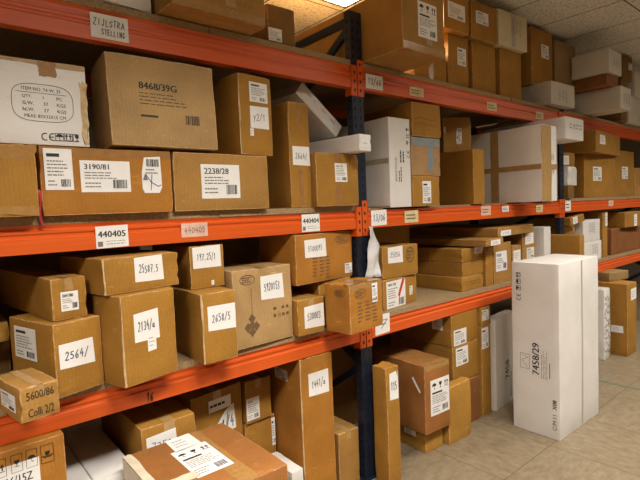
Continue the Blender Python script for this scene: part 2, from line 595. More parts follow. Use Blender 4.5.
def layout(kind, W, H, txt, rnd):
    """paper outline (or None) and ink for one label or print, in metres"""
    k = Ink()
    paper = [(0, 0), (W, 0), (W, H), (0, H)]
    if kind == 'hand':
        a = rnd.uniform(-.03, .05)
        paper = [(0, rnd.uniform(0, .06) * H), (W, 0), (W * rnd.uniform(.95, 1), H), (0, H * rnd.uniform(.93, 1))]
        k.hand(txt, W * .13, H * .36, H * .30, W * .68, rnd, 9, H * (.036 if txt.startswith('2564') else .027), slope=a)
    elif kind == 'ship':
        if txt and txt != '-':
            k.typed(txt, W * .10, H * .78, H * .11, 1, W * .7)
        else:
            k.rect(W * .1, H * .80, W * .55, H * .88)
        k.lines(W * .1, H * .32, W * .9, H * .74, 5, rnd, 5)
        k.bars(W * .55, H * .08, W * .9, H * .26, rnd, 1, 7)
        k.lines(W * .1, H * .08, W * .45, H * .26, 2, rnd, 5)
    elif kind == 'shipbar':
        k.typed(txt, W * .08, H * .72, H * .17, 1, W * .62, bold=W * .006)
        k.lines(W * .08, H * .40, W * .72, H * .66, 3, rnd, 5)
        k.lines(W * .08, H * .12, W * .45, H * .34, 2, rnd, 5)
        k.bars(W * .63, H * .12, W * .92, H * .40, rnd, 4 if txt == 'NW' else 1, 12)
    elif kind == 'blank':
        paper = [(0, 0), (W, H * .03), (W * .98, H), (W * .03, H * .97)]
        k.lines(W * .15, H * .2, W * .8, H * .8, 3, rnd, 5, .2)
    elif kind == 'torn':
        paper = [(0, H * .12), (W * .1, 0), (W * .85, 0), (W, H * .15), (W * .97, H), (W * .15, H * .96), (0, H * .55)]
        k.bars(W * .25, H * .72, W * .9, H * .92, rnd, 1, 10)
        k.lines(W * .2, H * .5, W * .85, H * .68, 2, rnd, 5)
        k.poly([(W * .04, H * .35), (W * .3, H * .35), (W * .17, H * .55)], 5)
        k.line([(W * .2, H * .5), (W * .45, H * .3), (W * .8, H * .18), (W * .95, H * .22)], H * .02, 2)
        k.line([(W * .5, H * .5), (W * .42, H * .08)], H * .02, 2)
    elif kind == 'circle':
        paper = None
        k.ellipse(W / 2, H / 2, W * .49, H * .48, W * .008, 1, 36, .6)
        k.g = 1
        k.typed('ITEM NO. 74 W. 25', W * .17, H * .80, H * .085, 1, W * .62)
        k.rect(W * .08, H * .745, W * .88, H * .755)
        for i, (a, bq, c_) in enumerate((('QTY.', '1', 'PC'), ('G.W.', '37', 'KGS'), ('N.W.', '27', 'KGS'))):
            v = H * (.60 - .165 * i)
            k.typed(a, W * .17, v, H * .085)
            k.typed(bq, W * .50, v, H * .085)
            k.typed(c_, W * .72, v, H * .085)
        k.typed('MEAS: 83X33X15 CM', W * .19, H * .11, H * .085, 1, W * .66)
    elif kind == 'ce':
        paper = None
        s = H * .8
        k.ce(0, 0, s * .9)
        for i, f in enumerate((k.umbrella, k.arrows, k.glass)):
            k.g = i + 1
            u = W * .36 + i * W * .24
            k.frame(u, 0, u + s, s, s * .07)
            f(u, 0, s)
    elif kind == 'ceV':
        paper = None
        q = Ink()
        s = W * .8
        q.ce(0, W * .1, s * .8)
        for i, f in enumerate((q.umbrella, q.arrows, q.glass)):
            q.g = i + 1
            u = H * .42 + i * H * .22
            f(u, W * .1, min(s, H * .18))
        turned(q, W, k)
    elif kind == 'big8468':
        paper = None
        k.typed('8468/39G', 0, H * .80, H * .17, 1, W * .62, bold=W * .01)
        k.g = 1
        k.lines(0, H * .40, W * .78, H * .74, 4, rnd, 1, .22)
        k.g = 2
        k.rect(0, H * .12, W * .28, H * .17)
        k.g = 3
        k.bars(W * .74, 0, W, H * .24, rnd, 1, 12)
    elif kind == 'pcol':
        paper = None
        for k.g, u in enumerate((.05, .4, .72)):
            k.lines(W * u, H * .1, W * (u + .24), H * .95, 6, rnd, 5, .4)
        k.rect(W * .72, H * .02, W * .95, H * .06, 5)
    elif kind == 'marks':
        paper = None
        for i in range(4):
            k.g = i
            u = W * (.04 + .25 * i)
            if i == 1:
                k.arrows(u, H * .3, min(W * .2, H * .5), 5)
            else:
                k.lines(u, H * .25, u + W * .18, H * .8, 2, rnd, 5, .4)
    elif kind == 'icons':
        s = W * .26
        for i, f in enumerate((k.umbrella, k.glass, k.arrows)):
            f(W * (.06 + .32 * i), H * .72, s)
        k.rect(W * .08, H * .60, W * .6, H * .65)
        k.lines(W * .08, H * .32, W * .92, H * .57, 5, rnd, 5)
        k.bars(W * .6, H * .08, W * .9, H * .24, rnd, 1, 8)
        k.lines(W * .08, H * .06, W * .5, H * .26, 3, rnd, 5)
    elif kind == 'colli':
        paper = None
        k.typed('5600/86', W * .03, H * .62, H * .24, 6, W * .92, bold=W * .008)
        k.g = 1
        k.typed('Colli 2/2', W * .06, H * .10, H * .25, 6, W * .86, bold=W * .008)
    elif kind == 'emblem':
        paper = None
        for cu, cv in ((.5, .78), (.5, .24), (.25, .45), (.75, .45), (.5, .52)):
            k.poly([(W * cu, H * (cv + .2)), (W * (cu + .22), H * cv), (W * cu, H * (cv - .2)), (W * (cu - .22), H * cv)], 10)
    elif kind == 'cable':
        paper = None
        k.rect(W * .4, 0, W * .6, H, 10)
    elif kind == 'oval':
        paper = None
        k.ellipse(W / 2, H / 2, W * .48, H * .45, H * .08, 10)
        k.lines(W * .15, H * .2, W * .85, H * .8, 3, rnd, 10, .6)
    elif kind == 'redlab':
        k.typed('1800 760', W * .08, H * .82, H * .10, 1, W * .55, bold=W * .006)
        k.lines(W * .08, H * .34, W * .6, H * .76, 5, rnd, 5)
        k.poly([(W * .98, H), (W * .84, H), (W * .58, H * .45), (W * .66, H * .32)], 3)
        k.bars(W * .62, H * .06, W * .94, H * .32, rnd, 1, 8)
        k.lines(W * .08, H * .06, W * .5, H * .26, 2, rnd, 5)
    elif kind == 'sidetext':
        paper = None
        q = Ink()
        q.typed('SERVING TROLLEY', 0, W * .72, W * .16, 1, H * .7)
        q.g = 1
        q.lines(0, W * .28, H * .5, W * .62, 2, rnd, 1, .45)
        q.g = 2
        q.lines(H * .55, 0, H, W * .5, 2, rnd, 1, .45)
        turned(q, W, k)
    elif kind == 'rot7458':
        paper = None
        q = Ink()
        q.typed('7458', H * .5, W * .35, W * .5, 1, H * .45, bold=.002)
        q.g = 1
        q.lines(0, W * .0, H * .9, W * .28, 2, rnd, 1, .3)
        turned(q, W, k)
    elif kind == 'bigprint':
        paper = [(0, 0), (W, 0), (W, H), (0, H)]
        k.typed(txt, W * .40, H * .70, H * .125, 1, W * .48, bold=W * .004)
        k.lines(W * .1, H * .12, W * .9, H * .46, 4, rnd, 5, .3)
    elif kind == 'handink':
        paper = None
        k.hand(txt, 0, 0, H, W, rnd, 6, H * .1)
    elif kind in ('frag0', 'frag1', 'frag2', 'frag3', 'frag4'):
        paper = None
        s = min(W, H)
        k.frame(0, 0, W, H, s * .04)
        (k.umbrella, k.arrows, k.glass, k.umbrella, k.hands)[int(kind[-1])](W / 2 - s * .42, H / 2 - s * .42, s * .84)
    elif kind == 'tri':
        paper = [(0, 0), (W, 0), (W * .95, H), (W * .62, H * .82)]
        k.line([(W * .62, H * .12), (W * .72, H * .72)], H * .03)
        k.hand(txt, W * .45, H * .12, H * .42, W * .48, rnd)
    elif kind == 'marks2':
        k.lines(W * .06, H * .2, W * .9, H * .8, 1, rnd, 1, .35)
    elif kind == 'strip':
        paper = [(0, H * .86), (W * .15, H), (W, H * .12), (W * .86, 0)]
    elif kind == 'flaplab':
        k.lines(W * .15, H * .2, W * .85, H * .75, 3, rnd, 2, .3)
    elif kind == 'scrib':
        paper = None
        for j in range(2):
            k.g = j
            pts = [(W * i / 12, H * (.72 - .45 * j + rnd.uniform(-.12, .12))) for i in range(13)]
            k.line(pts, H * .035, 6)
    elif kind == 'creases':  # shade in the folds of the wrap, painted on as dark strokes
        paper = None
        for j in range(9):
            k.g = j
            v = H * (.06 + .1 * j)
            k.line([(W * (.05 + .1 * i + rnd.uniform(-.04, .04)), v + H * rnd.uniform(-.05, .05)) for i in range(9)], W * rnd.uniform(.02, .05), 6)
    elif kind == 'f19':
        paper = None
        q = Ink()  # laid out along the height, then turned
        s = W * .105
        for i, f in enumerate((q.glass, q.umbrella, q.arrows)):
            q.g = i + 1
            u = H * .835 + i * s * 1.35
            q.frame(u, W * .81, u + s, W * .81 + s, s * .09)
            f(u, W * .81, s)
        q.g = 4
        q.ce(H * .775, W * .815, s * .85)
        q.g = 5
        q.typed('7458/29', H * .345, W * .42, W * .15, 1, bold=.003)
        q.frame(H * .37, W * .63, H * .46, W * .84, .003, 5)
        q.line([(H * .38, W * .68), (H * .42, W * .80), (H * .44, W * .66), (H * .45, W * .80)], .003, 5)
        q.lines(H * .33, W * .24, H * .50, W * .39, 4, rnd, 5, .3)
        q.rect(H * .34, W * .19, H * .43, W * .205, 1)
        q.g = 6
        q.typed('C/M', H * .045, W * .06, W * .085)
        q.typed('11', H * .115, W * .06, W * .085)
        q.typed('X08', H * .165, W * .06, W * .085, 1, bold=.002)
        turned(q, W, k)
    return paper, k


# ------------------------------------------------------------------ boxes
class Carton:
    """surface of one box: outward bulge of its faces, shared by body, tape and labels"""

    def __init__(self, w, d, h, rnd, crumple=1.0):
        self.w, self.d, self.h = w, d, h
        self.board = crumple > .9
        s = min(1.0, min(w, h) / .25)
        self.bF = rnd.uniform(.0, .006) * s * crumple
        self.bL = rnd.uniform(-.002, .006) * s * crumple
        self.ph = rnd.uniform(0, 6.28)
        self.wv = rnd.uniform(.0004, .0016) * s * crumple

    def off(self, face, u, v):
        U = self.w if face in 'FBTD' else self.d
        V = self.h if face in 'FBLR' else self.d
        a, b = min(1, max(0, u / U)), min(1, max(0, v / V))
        if face in 'TD':
            return 0.0
        k = math.sin(PI * a) * math.sin(PI * b)
        return k * (self.bF if face in 'FB' else self.bL) + self.wv * k * math.sin(5 * a + 4 * b + self.ph)

    def pt(self, face, u, v, o=0.0):
        w, d, h = self.w, self.d, self.h
        e = self.off(face, u, v) + o
        if face == 'F':
            return (u - w / 2, -d / 2 - e, v)
        if face == 'B':
            return (u - w / 2, d / 2 + e, v)
        if face == 'L':
            return (-w / 2 - e, d / 2 - u, v)
        if face == 'R':
            return (w / 2 + e, u - d / 2, v)
        if face == 'T':
            return (u - w / 2, v - d / 2, h + e)
        return (u - w / 2, v - d / 2, -e)

    def body(self, rnd, wear=0.0012, cuts=6):
        w, d, h = self.w, self.d, self.h
        bm = bmesh.new()
        bmesh.ops.create_cube(bm, size=1.0)
        for e in bm.edges:
            e.tag = True
        bmesh.ops.subdivide_edges(bm, edges=bm.edges[:], cuts=cuts, use_grid_fill=True)
        sharp = []
        for e in bm.edges:
            if len(e.link_faces) == 2 and e.calc_face_angle(0) > 1.0:
                sharp.append(e)
        for v in bm.verts:
            x, y, z = v.co
            X, Y, Z = x * w, y * d, (z + .5) * h
            n = 0
            if abs(y + .5) < 1e-4:
                Y -= self.off('F', X + w / 2, Z); n += 1
            if abs(y - .5) < 1e-4:
                Y += self.off('B', X + w / 2, Z); n += 1
            if abs(x + .5) < 1e-4:
                X -= self.off('L', d / 2 - Y, Z); n += 1
            if abs(x - .5) < 1e-4:
                X += self.off('R', Y + d / 2, Z); n += 1
            if abs(z) > .4999:
                n += 1
            if n >= 2:   # worn edges and corners
                k = wear * (1.6 if n == 3 else 1.0)
                X += -math.copysign(1, x) * abs(rnd.gauss(0, k)) if abs(x) > .4999 else 0
                Y += -math.copysign(1, y) * abs(rnd.gauss(0, k)) if abs(y) > .4999 else 0
                Z += -abs(rnd.gauss(0, k)) if z > .4999 else 0
            v.co = (X, Y, Z)
        rb = bmesh.ops.bevel(bm, geom=sharp, offset=min(.004, .06 * min(w, d, h)), segments=2, affect='EDGES', profile=.6)
        for f in rb['faces']:
            f.material_index = 1
        me = bpy.data.meshes.new('box_body')
        bm.to_mesh(me)
        bm.free()
        me.polygons.foreach_set('use_smooth', [True] * len(me.polygons))
        try:
            me.set_sharp_from_angle(angle=0.6)
        except Exception:
            pass
        return me

    def patch(self, face, u0, v0, u1, v1, o, mb, jag=0.0, rnd=None, n=6):
        """a thin strip that follows the face"""
        g = []
        for j in range(n + 1):
            row = []
            for i in range(n + 1):
                a, b = u0 + (u1 - u0) * i / n, v0 + (v1 - v0) * j / n
                if jag and rnd:
                    if i in (0, n):
                        a += rnd.uniform(-jag, jag)
                    if j in (0, n):
                        b += rnd.uniform(-jag, jag)
                row.append(len(mb.v))
                mb.v.append(self.pt(face, a, b, o))
            g.append(row)
        flip = face in 'BD'
        for j in range(n):
            for i in range(n):
                q = [g[j][i], g[j][i + 1], g[j + 1][i + 1], g[j + 1][i]]
                mb.f.append(q[::-1] if flip else q)
                mb.m.append(0)

    def label(self, face, kind, u0, v0, u1, v1, txt, rnd, paper_mat=0):
        W, H = u1 - u0, v1 - v0
        paper, ink = layout(kind, W, H, txt, rnd)
        vs, fs, mi = [], [], []
        if paper:
            if len(paper) == 4:
                n = 4
                (a, b, c, d) = paper
                idx = []
                for j in range(n + 1):
                    for i in range(n + 1):
                        s, t = i / n, j / n
                        p = [(a[q] * (1 - s) + b[q] * s) * (1 - t) + (d[q] * (1 - s) + c[q] * s) * t for q in (0, 1)]
                        vs.append(self.pt(face, u0 + p[0], v0 + p[1], .0010))
                for j in range(n):
                    for i in range(n):
                        k = j * (n + 1) + i
                        fs.append([k, k + 1, k + n + 2, k + n + 1])
                        mi.append(paper_mat)
            else:
                vs += [self.pt(face, u0 + p[0], v0 + p[1], .0010) for p in paper]
                fs.append(list(range(len(paper))))
                mi.append(paper_mat)
        o = .0018 if paper else .0011
        if not paper and self.board:
            ink.p = [(a, 10 if m == 5 else m, g) for a, m, g in ink.p]
        out = []
        groups = [None] if paper else sorted({g for _, _, g in ink.p})
        for gr in groups:
            if not paper:
                vs, fs, mi = [], [], []
            for pts, m, g in ink.p:
                if gr is not None and g != gr:
                    continue
                k = len(vs)
                vs += [self.pt(face, u0 + min(W, max(0, p[0])), v0 + min(H, max(0, p[1])), o) for p in pts]
                fs.append(list(range(k, k + len(pts))))
                mi.append(m)
            if fs:
                out.append(mesh_from('label', vs, fs, mi))
        return out, paper


def add_tape(c, style, root, rnd):
    w, d, h = c.w, c.d, c.h

    def strips(mat, *pp, jag=.002, name='tape', o=.0005):
        for p in pp:
            mb = MB()
            c.patch(*p, o, mb, jag, rnd)
            link(name, mesh_from('tape', mb.v, mb.f, mb.m, smooth=True), mat, root)

    tw = min(.05, w * .22)
    if style == 'front':
        strips('tape_brown', ('F', w / 2 - tw / 2, .003, w / 2 + tw / 2, min(h * .45, .2)), ('F', w / 2 - tw / 2, h * .8, w / 2 + tw / 2, h - .003))
    elif style == 'front_top':
        strips('tape_brown', ('F', .004, h - .035, w - .004, h - .002))
    elif style == 'ledge':
        strips('rubbed_edge', ('F', .001, .004, .007, h - .004), jag=.003, name='worn_edge')
    elif style == 'topseam':
        strips('tape_tan', ('T', w / 2 - tw / 2, .002, w / 2 + tw / 2, d - .002), ('F', w / 2 - tw / 2, h - min(.05, h * .3), w / 2 + tw / 2, h - .002))
    elif style == 'topfull':
        strips('tape_clear', ('F', .003, h - .035, w - .003, h - .002), ('T', .003, .002, w - .003, .05), jag=.006)
        strips('tape_brown', ('T', w * .35, .05, w * .65, d - .01))
    elif style == 'wrap':
        strips('tape_clear', ('F', .003, h - .05, w - .003, h - .003), jag=.008)
        strips('tape_clear', ('F', .003, .006, w - .003, .04), jag=.006)
    elif style == 'bottomwrap':
        strips('tape_clear', ('F', .003, .003, w - .003, .045), ('D', .003, .002, w - .003, .06), jag=.006)
        strips('tape_tan', ('F', w * .55, .05, w * .55 + tw, min(h * .5, .14)), jag=.003)
    elif style == 'edge':
        strips('tape_tan', ('F', .004, h - .018, w - .004, h - .002), jag=.003)
        strips('tape_brown', ('F', w * .62, h - .055, w * .76, h - .002), jag=.003, o=.0011)
        strips('rubbed_edge', ('F', w - .022, .01, w - .001, h * .8), jag=.007, name='worn_edge')
    elif style == 'bluecross':
        strips('tape_blue', ('F', .003, h - .055, w - .003, h - .003), ('F', w * .52, h * .12, w * .52 + .06, h - .055), jag=.002)
    elif style == 'vert_grey':
        strips('tape_grey', ('F', w * .42, .01, w * .58, h - .003), jag=.004)
    elif style == 'leftband':
        strips('tape_grey', ('L', .004, h * .49, d - .004, h * .55))
        strips('tape_grey', ('L', .004, .004, d - .004, .012))
    elif style == 'leftseam':
        strips('tape_brown', ('L', d * .56, .002, d * .575, h - .002), jag=.001, name='flap_edge')
    elif style == 'cross':
        strips('tape_tan', ('L', d * .560, .003, d * .635, h - .003), name='strap_tape')
        strips('tape_tan', ('L', .004, h * .42, d - .003, h * .49), ('F', .003, h * .42, w - .003, h * .49), name='strap_tape', o=.001)
        strips('tape_tan', ('F', .001, .003, w * .60, h - .003), name='corner_tape', o=.0015, jag=.004)
    elif style == 'whiteleft':
        strips('tape_white', ('L', .005, h - .09, d - .003, h - .002), ('T', .002, .003, .035, d - .003), name='edge_tape', jag=.004)
        strips('tape_white', ('T', .03, d * .30, .17, d * .40), name='tape', jag=.003, o=.0012)
        strips('tape_clear', ('T', w * .55, .003, w * .72, d - .003), jag=.003)
    elif style == 'f19':
        strips('carton_offwhite', ('F', w * .535, .003, w * .56, h - .003), jag=.001, name='flap_edge', o=.003)


def build_box(i, row):
    name, label, cat, tone, loc, rot, dims, tape, group, labs = row
    rnd = random.Random(1000 + i)
    w, d, h = dims
    white = tone in ('white', 'offwhite', 'cream')
    c = Carton(w, d, h, rnd, .55 if white else 1.0)
    mat = 'plastic_wrap' if name == 'wrapped_parcel' else ('carton_' + tone if white else 'cardboard_' + tone)
    if name == 'wrapped_parcel':
        c.bF = .012; c.bL = .010; c.wv = .004
    me = c.body(rnd, .0035 if name == 'wrapped_parcel' else (.0008 if white else .0016), 6)
    o = link(name, me, [mat, mat if mat.startswith(('carton', 'plastic')) else 'worn_' + tone], None, loc, rot)
    tag(o, label, cat, group)
    if name != 'wrapped_parcel':
        add_tape(c, tape, o, rnd)
    for f, kind, u0, v0, u1, v1, txt in labs:
        if f == 'T':
            me, paper = c.label('T', kind, u0, v0, u1, v1, txt, rnd)
        else:
            me, paper = c.label(f, kind, u0, v0, u1, v1, txt, rnd)
        for mm in me:
            link('label' if paper else 'print', mm, INKS, o)
    return o


BOXES = [
    ('cardboard_box', 'brown cardboard box almost out of frame above the handwritten white sign', 'box', 'mid', (0.3915, 0.3577, 2.5226), (0.0, -0.0, -0.0042), (0.3, 0.5, 0.3997), '', 'boxes on the top shelf', []),
    ('white_carton', 'white carton on the top shelf above the handwritten white sign', 'box', 'white', (0.6919, 0.2762, 2.5226), (0.0, 0.0, 0.1689), (0.2, 0.55, 0.4493), '', 'boxes on the top shelf', []),
    ('cardboard_box', 'wide brown cardboard box overhanging the top shelf with handwritten digits 7077', 'box', 'tan', (1.0803, 0.2743, 2.5226), (0.0, 0.0, 0.0239), (0.4684, 0.8, 0.4196), 'bottomwrap', 'boxes on the top shelf', [('F', 'handink', 0.284, 0.067, 0.394, 0.079, '7077')]),
    ('cardboard_box', 'small brown cardboard box with a white label left of the tall blue rack post top', 'box', 'dark', (1.5115, 0.233, 2.5226), (0.0, 0.0, -0.0045), (0.1716, 0.45, 0.1831), '', 'boxes on the top shelf', [('F', 'ship', 0.002, 0.002, 0.082, 0.065, '112')]),
    ('cardboard_box', 'largest brown box on the top shelf, overhanging beside the blue post top', 'box', 'tan', (2.2931, 0.326, 2.5226), (0.0, 0.0, -0.0136), (0.3749, 1.25, 0.3514), 'bottomwrap', 'boxes on the top shelf', [('F', 'icons', 0.13, 0.086, 0.302, 0.283, '')]),
    ('cardboard_box', 'low taped brown box half hidden under the largest overhanging box', 'box', 'mid', (2.7738, 0.2764, 2.5226), (0.0, 0.0, 0.0105), (0.3601, 0.5, 0.2488), 'front', 'boxes on the top shelf', []),
    ('cardboard_box', 'narrow brown box with a tall white label, in the lower row of the top shelf', 'box', 'mid', (3.1301, 0.3403, 2.5226), (-0.0, 0.0, -0.0064), (0.2558, 0.6, 0.3634), '', 'boxes on the top shelf', [('F', 'ship', 0.113, 0.156, 0.222, 0.283, '')]),
    ('cardboard_box', 'plain brown box under the small-labelled box on the top shelf, left of its twin', 'box', 'mid', (3.4947, 0.3476, 2.5226), (-0.0, 0.0, -0.0178), (0.3211, 0.6, 0.3793), '', 'boxes on the top shelf', []),
    ('cardboard_box', 'plain brown box directly below the yellowed white carton on the top shelf', 'box', 'mid', (3.8774, 0.332, 2.5226), (-0.0, 0.0, -0.0207), (0.3305, 0.6, 0.3897), '', 'boxes on the top shelf', []),
    ('cardboard_box', 'brown box with a large tilted white label beside the largest overhanging box', 'box', 'mid', (3.0487, 0.2916, 2.8882), (0.0, -0.0, -0.0105), (0.3041, 0.6, 0.3), '', 'boxes on the top shelf', [('F', 'ship', 0.046, 0.079, 0.251, 0.191, 'EN 12')]),
    ('cardboard_box', 'brown box with one small square label, left of the yellowed white carton', 'box', 'mid', (3.4575, 0.314, 2.9041), (0.0, -0.0, -0.0396), (0.3428, 0.6, 0.2755), '', 'boxes on the top shelf', [('F', 'ship', 0.057, 0.114, 0.217, 0.207, '')]),
    ('white_carton', 'yellowed white carton taped down its middle, high on the second row of boxes', 'box', 'cream', (3.8613, 0.2912, 2.9145), (0.0, 0.0, -0.0691), (0.4091, 0.6, 0.2774), 'vert_grey', 'boxes on the top shelf', [('F', 'pcol', 0.174, 0.104, 0.33, 0.243, '')]),
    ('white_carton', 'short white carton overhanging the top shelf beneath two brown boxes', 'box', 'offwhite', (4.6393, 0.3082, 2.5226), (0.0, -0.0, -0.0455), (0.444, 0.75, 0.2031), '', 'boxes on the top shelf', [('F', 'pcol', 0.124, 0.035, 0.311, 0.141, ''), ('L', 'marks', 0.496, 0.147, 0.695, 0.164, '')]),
    ('cardboard_box', 'upright brown box with a white label slip standing on a white carton', 'box', 'mid', (4.5689, 0.3657, 2.7279), (-0.0, -0.0, -0.0482), (0.3729, 0.55, 0.5076), '', 'boxes on the top shelf', [('F', 'ship', 0.157, 0.254, 0.3, 0.377, '')]),
    ('cardboard_box', 'dusty brown box with a tiny corner label, beside the upright box on a white carton', 'box', 'grey', (5.0365, 0.3548, 2.7279), (-0.0, -0.0, -0.0483), (0.4076, 0.55, 0.4723), '', 'boxes on the top shelf', [('F', 'ship', 0.315, 0.123, 0.399, 0.171, '')]),
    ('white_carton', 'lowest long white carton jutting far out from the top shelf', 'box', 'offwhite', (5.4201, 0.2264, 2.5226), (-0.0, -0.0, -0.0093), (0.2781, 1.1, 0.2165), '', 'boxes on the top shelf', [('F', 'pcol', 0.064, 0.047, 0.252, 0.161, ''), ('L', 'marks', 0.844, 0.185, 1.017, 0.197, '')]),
    ('cardboard_box', 'reddish brown box sandwiched between two long white cartons', 'box', 'red', (5.2715, -0.1049, 2.7413), (0.0, -0.0, -0.0488), (0.249, 0.31, 0.1102), '', 'boxes on the top shelf', []),
    ('white_carton', 'upper long white carton reaching nearly to the ceiling tiles', 'box', 'offwhite', (5.2673, -0.1123, 2.8537), (-0.0, 0.0, -0.0008), (0.3307, 0.34, 0.2192), '', 'boxes on the top shelf', [('F', 'pcol', 0.101, 0.071, 0.257, 0.14, ''), ('L', 'marks', 0.082, 0.162, 0.155, 0.174, '')]),
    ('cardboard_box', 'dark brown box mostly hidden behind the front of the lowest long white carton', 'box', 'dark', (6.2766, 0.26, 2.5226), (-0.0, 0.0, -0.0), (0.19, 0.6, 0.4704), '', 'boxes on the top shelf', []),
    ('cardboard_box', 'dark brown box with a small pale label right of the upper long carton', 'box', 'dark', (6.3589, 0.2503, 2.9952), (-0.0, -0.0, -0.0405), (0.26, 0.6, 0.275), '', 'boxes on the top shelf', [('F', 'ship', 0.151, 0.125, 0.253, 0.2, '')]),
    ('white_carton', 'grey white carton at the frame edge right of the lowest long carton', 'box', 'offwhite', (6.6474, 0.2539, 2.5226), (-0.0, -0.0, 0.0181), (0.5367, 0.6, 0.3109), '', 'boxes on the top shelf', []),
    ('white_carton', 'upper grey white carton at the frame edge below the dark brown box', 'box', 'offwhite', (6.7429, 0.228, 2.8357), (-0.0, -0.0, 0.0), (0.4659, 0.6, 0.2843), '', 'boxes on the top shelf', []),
    ('cardboard_box', 'plastic-wrapped brown box under the white carton with circled print', 'box', 'mid', (0.206, 0.162, 1.6776), (0.0, 0.0, -0.001), (0.28, 0.45, 0.2525), 'wrap', 'boxes on the middle shelf', []),
    ('cardboard_box', 'long brown box printed 3190/81 on its white label', 'box', 'orange', (0.6117, 0.2159, 1.6776), (0.0, -0.0, -0.0137), (0.498, 0.5, 0.2572), 'front_top', 'boxes on the middle shelf', [('F', 'ship', 0.016, 0.095, 0.111, 0.248, '-'), ('F', 'shipbar', 0.136, 0.086, 0.322, 0.208, '3190/81'), ('F', 'torn', 0.369, 0.081, 0.452, 0.233, '')]),
    ('cardboard_box', 'brown box printed 2238/28 on its white label', 'box', 'tan', (1.1176, 0.2216, 1.6776), (0.0, -0.0, -0.0207), (0.4875, 0.5, 0.2597), '', 'boxes on the middle shelf', [('F', 'shipbar', 0.128, 0.054, 0.323, 0.209, '2238/28')]),
    ('white_carton', 'white carton printed with a circled quantity table', 'box', 'white', (0.3287, 0.2192, 1.937), (-0.0, -0.0, -0.0001), (0.42, 0.5, 0.3034), 'edge', 'boxes on the middle shelf', [('F', 'circle', 0.169, 0.081, 0.371, 0.22, ''), ('F', 'ce', 0.256, 0.017, 0.381, 0.053, '')]),
    ('cardboard_box', 'large plain brown carton printed 8468/39G, tipped back', 'box', 'pale', (0.8526, 0.0756, 1.9437), (-0.0625, -0.0, -0.0248), (0.4634, 0.24, 0.3726), '', 'boxes on the middle shelf', [('F', 'big8468', 0.123, 0.102, 0.381, 0.271, '')]),
    ('cardboard_box', 'brown box with two stacked white labels right of the 8468/39G carton', 'box', 'mid', (1.2881, 0.2005, 1.9395), (0.0, 0.0, 0.0857), (0.2001, 0.45, 0.3836), 'ledge', 'boxes on the middle shelf', [('F', 'ship', 0.065, 0.256, 0.176, 0.351, ''), ('F', 'hand', 0.064, 0.129, 0.178, 0.238, 'y2/1'), ('F', 'blank', 0.06, 0.091, 0.082, 0.128, '')]),
    ('cardboard_box', 'tall narrow brown box with handwritten 2664 label', 'box', 'mid', (1.588, 0.2097, 1.6776), (-0.0, -0.0, -0.0029), (0.138, 0.42, 0.5526), 'front', 'boxes on the middle shelf', [('F', 'hand', 0.019, 0.221, 0.136, 0.322, '2664/')]),
    ('cardboard_box', 'square brown box carrying a flat white carton in front of the post', 'box', 'mid', (1.8184, 0.158, 1.6776), (-0.0, -0.0, -0.0126), (0.3122, 0.4, 0.2924), 'front', 'boxes on the middle shelf', [('F', 'ship', 0.131, 0.134, 0.223, 0.237, '446 787')]),
    ('white_carton', 'flat white carton lying on the square brown box, handwritten 66k on its end', 'box', 'white', (1.8862, 0.1831, 1.9722), (-0.0, -0.0, 0.0842), (0.0978, 0.7, 0.0914), '', 'boxes on the middle shelf', [('F', 'hand', 0.012, 0.023, 0.074, 0.062, '66k')]),
    ('white_carton', 'slim white carton leaning at a steep slant behind the 2664 box', 'box', 'white', (1.7912, 0.4006, 2.1971), (-0.0, 0.6372, 0.0337), (0.3735, 0.6, 0.0857), '', 'boxes on the middle shelf', [('F', 'marks', 0.034, 0.043, 0.33, 0.068, '')]),
    ('cardboard_box', 'plain grey brown box standing in shade behind the slanted white carton', 'box', 'grey', (2.3812, 0.7826, 1.6776), (-0.0, -0.0, 0.0473), (0.4808, 0.28, 0.6677), '', 'boxes on the middle shelf', []),
    ('white_carton', 'tall white carton taped across, first carton right of the blue post', 'box', 'white', (2.373, 0.2293, 1.6576), (0.0, 0.0, -0.0044), (0.2053, 0.5, 0.5598), 'leftband', 'boxes on the middle shelf', [('F', 'sidetext', 0.039, 0.159, 0.143, 0.381, ''), ('F', 'ceV', 0.154, 0.313, 0.199, 0.501, '')]),
    ('cardboard_box', 'bottom brown box with a narrow label beside the tall white carton', 'box', 'mid', (2.6226, 0.1904, 1.6576), (0.0, 0.0, -0.0299), (0.2759, 0.45, 0.1999), '', 'boxes on the middle shelf', [('F', 'ship', 0.092, 0.019, 0.179, 0.165, '')]),
    ('cardboard_box', 'middle box sealed with blue grey tape beside the tall white carton', 'box', 'pink', (2.6378, 0.1979, 1.8597), (0.0, 0.0, -0.0319), (0.2954, 0.45, 0.2511), 'bluecross', 'boxes on the middle shelf', []),
    ('cardboard_box', 'top scribbled brown box beside the tall white carton', 'box', 'mid', (2.6462, 0.2647, 2.113), (0.0, -0.0, -0.0353), (0.2914, 0.6, 0.2187), '', 'boxes on the middle shelf', [('F', 'scrib', 0.02, 0.06, 0.239, 0.14, '')]),
    ('cardboard_box', 'brown box turned end-on, leaning against the huge strapped white carton', 'box', 'mid', (3.3378, 0.3205, 1.6576), (0.0, 0.0, 0.0078), (0.1577, 0.6, 0.4192), '', 'boxes on the middle shelf', []),
    ('cardboard_box', 'crumpled brown box with a torn round label, perched behind the end-on box', 'box', 'tan', (3.465, 0.3993, 2.079), (0.0, -0.0, -0.5018), (0.2407, 0.4, 0.275), '', 'boxes on the middle shelf', [('F', 'torn', 0.109, 0.063, 0.158, 0.191, ''), ('F', 'blank', 0.002, 0.152, 0.018, 0.199, '')]),
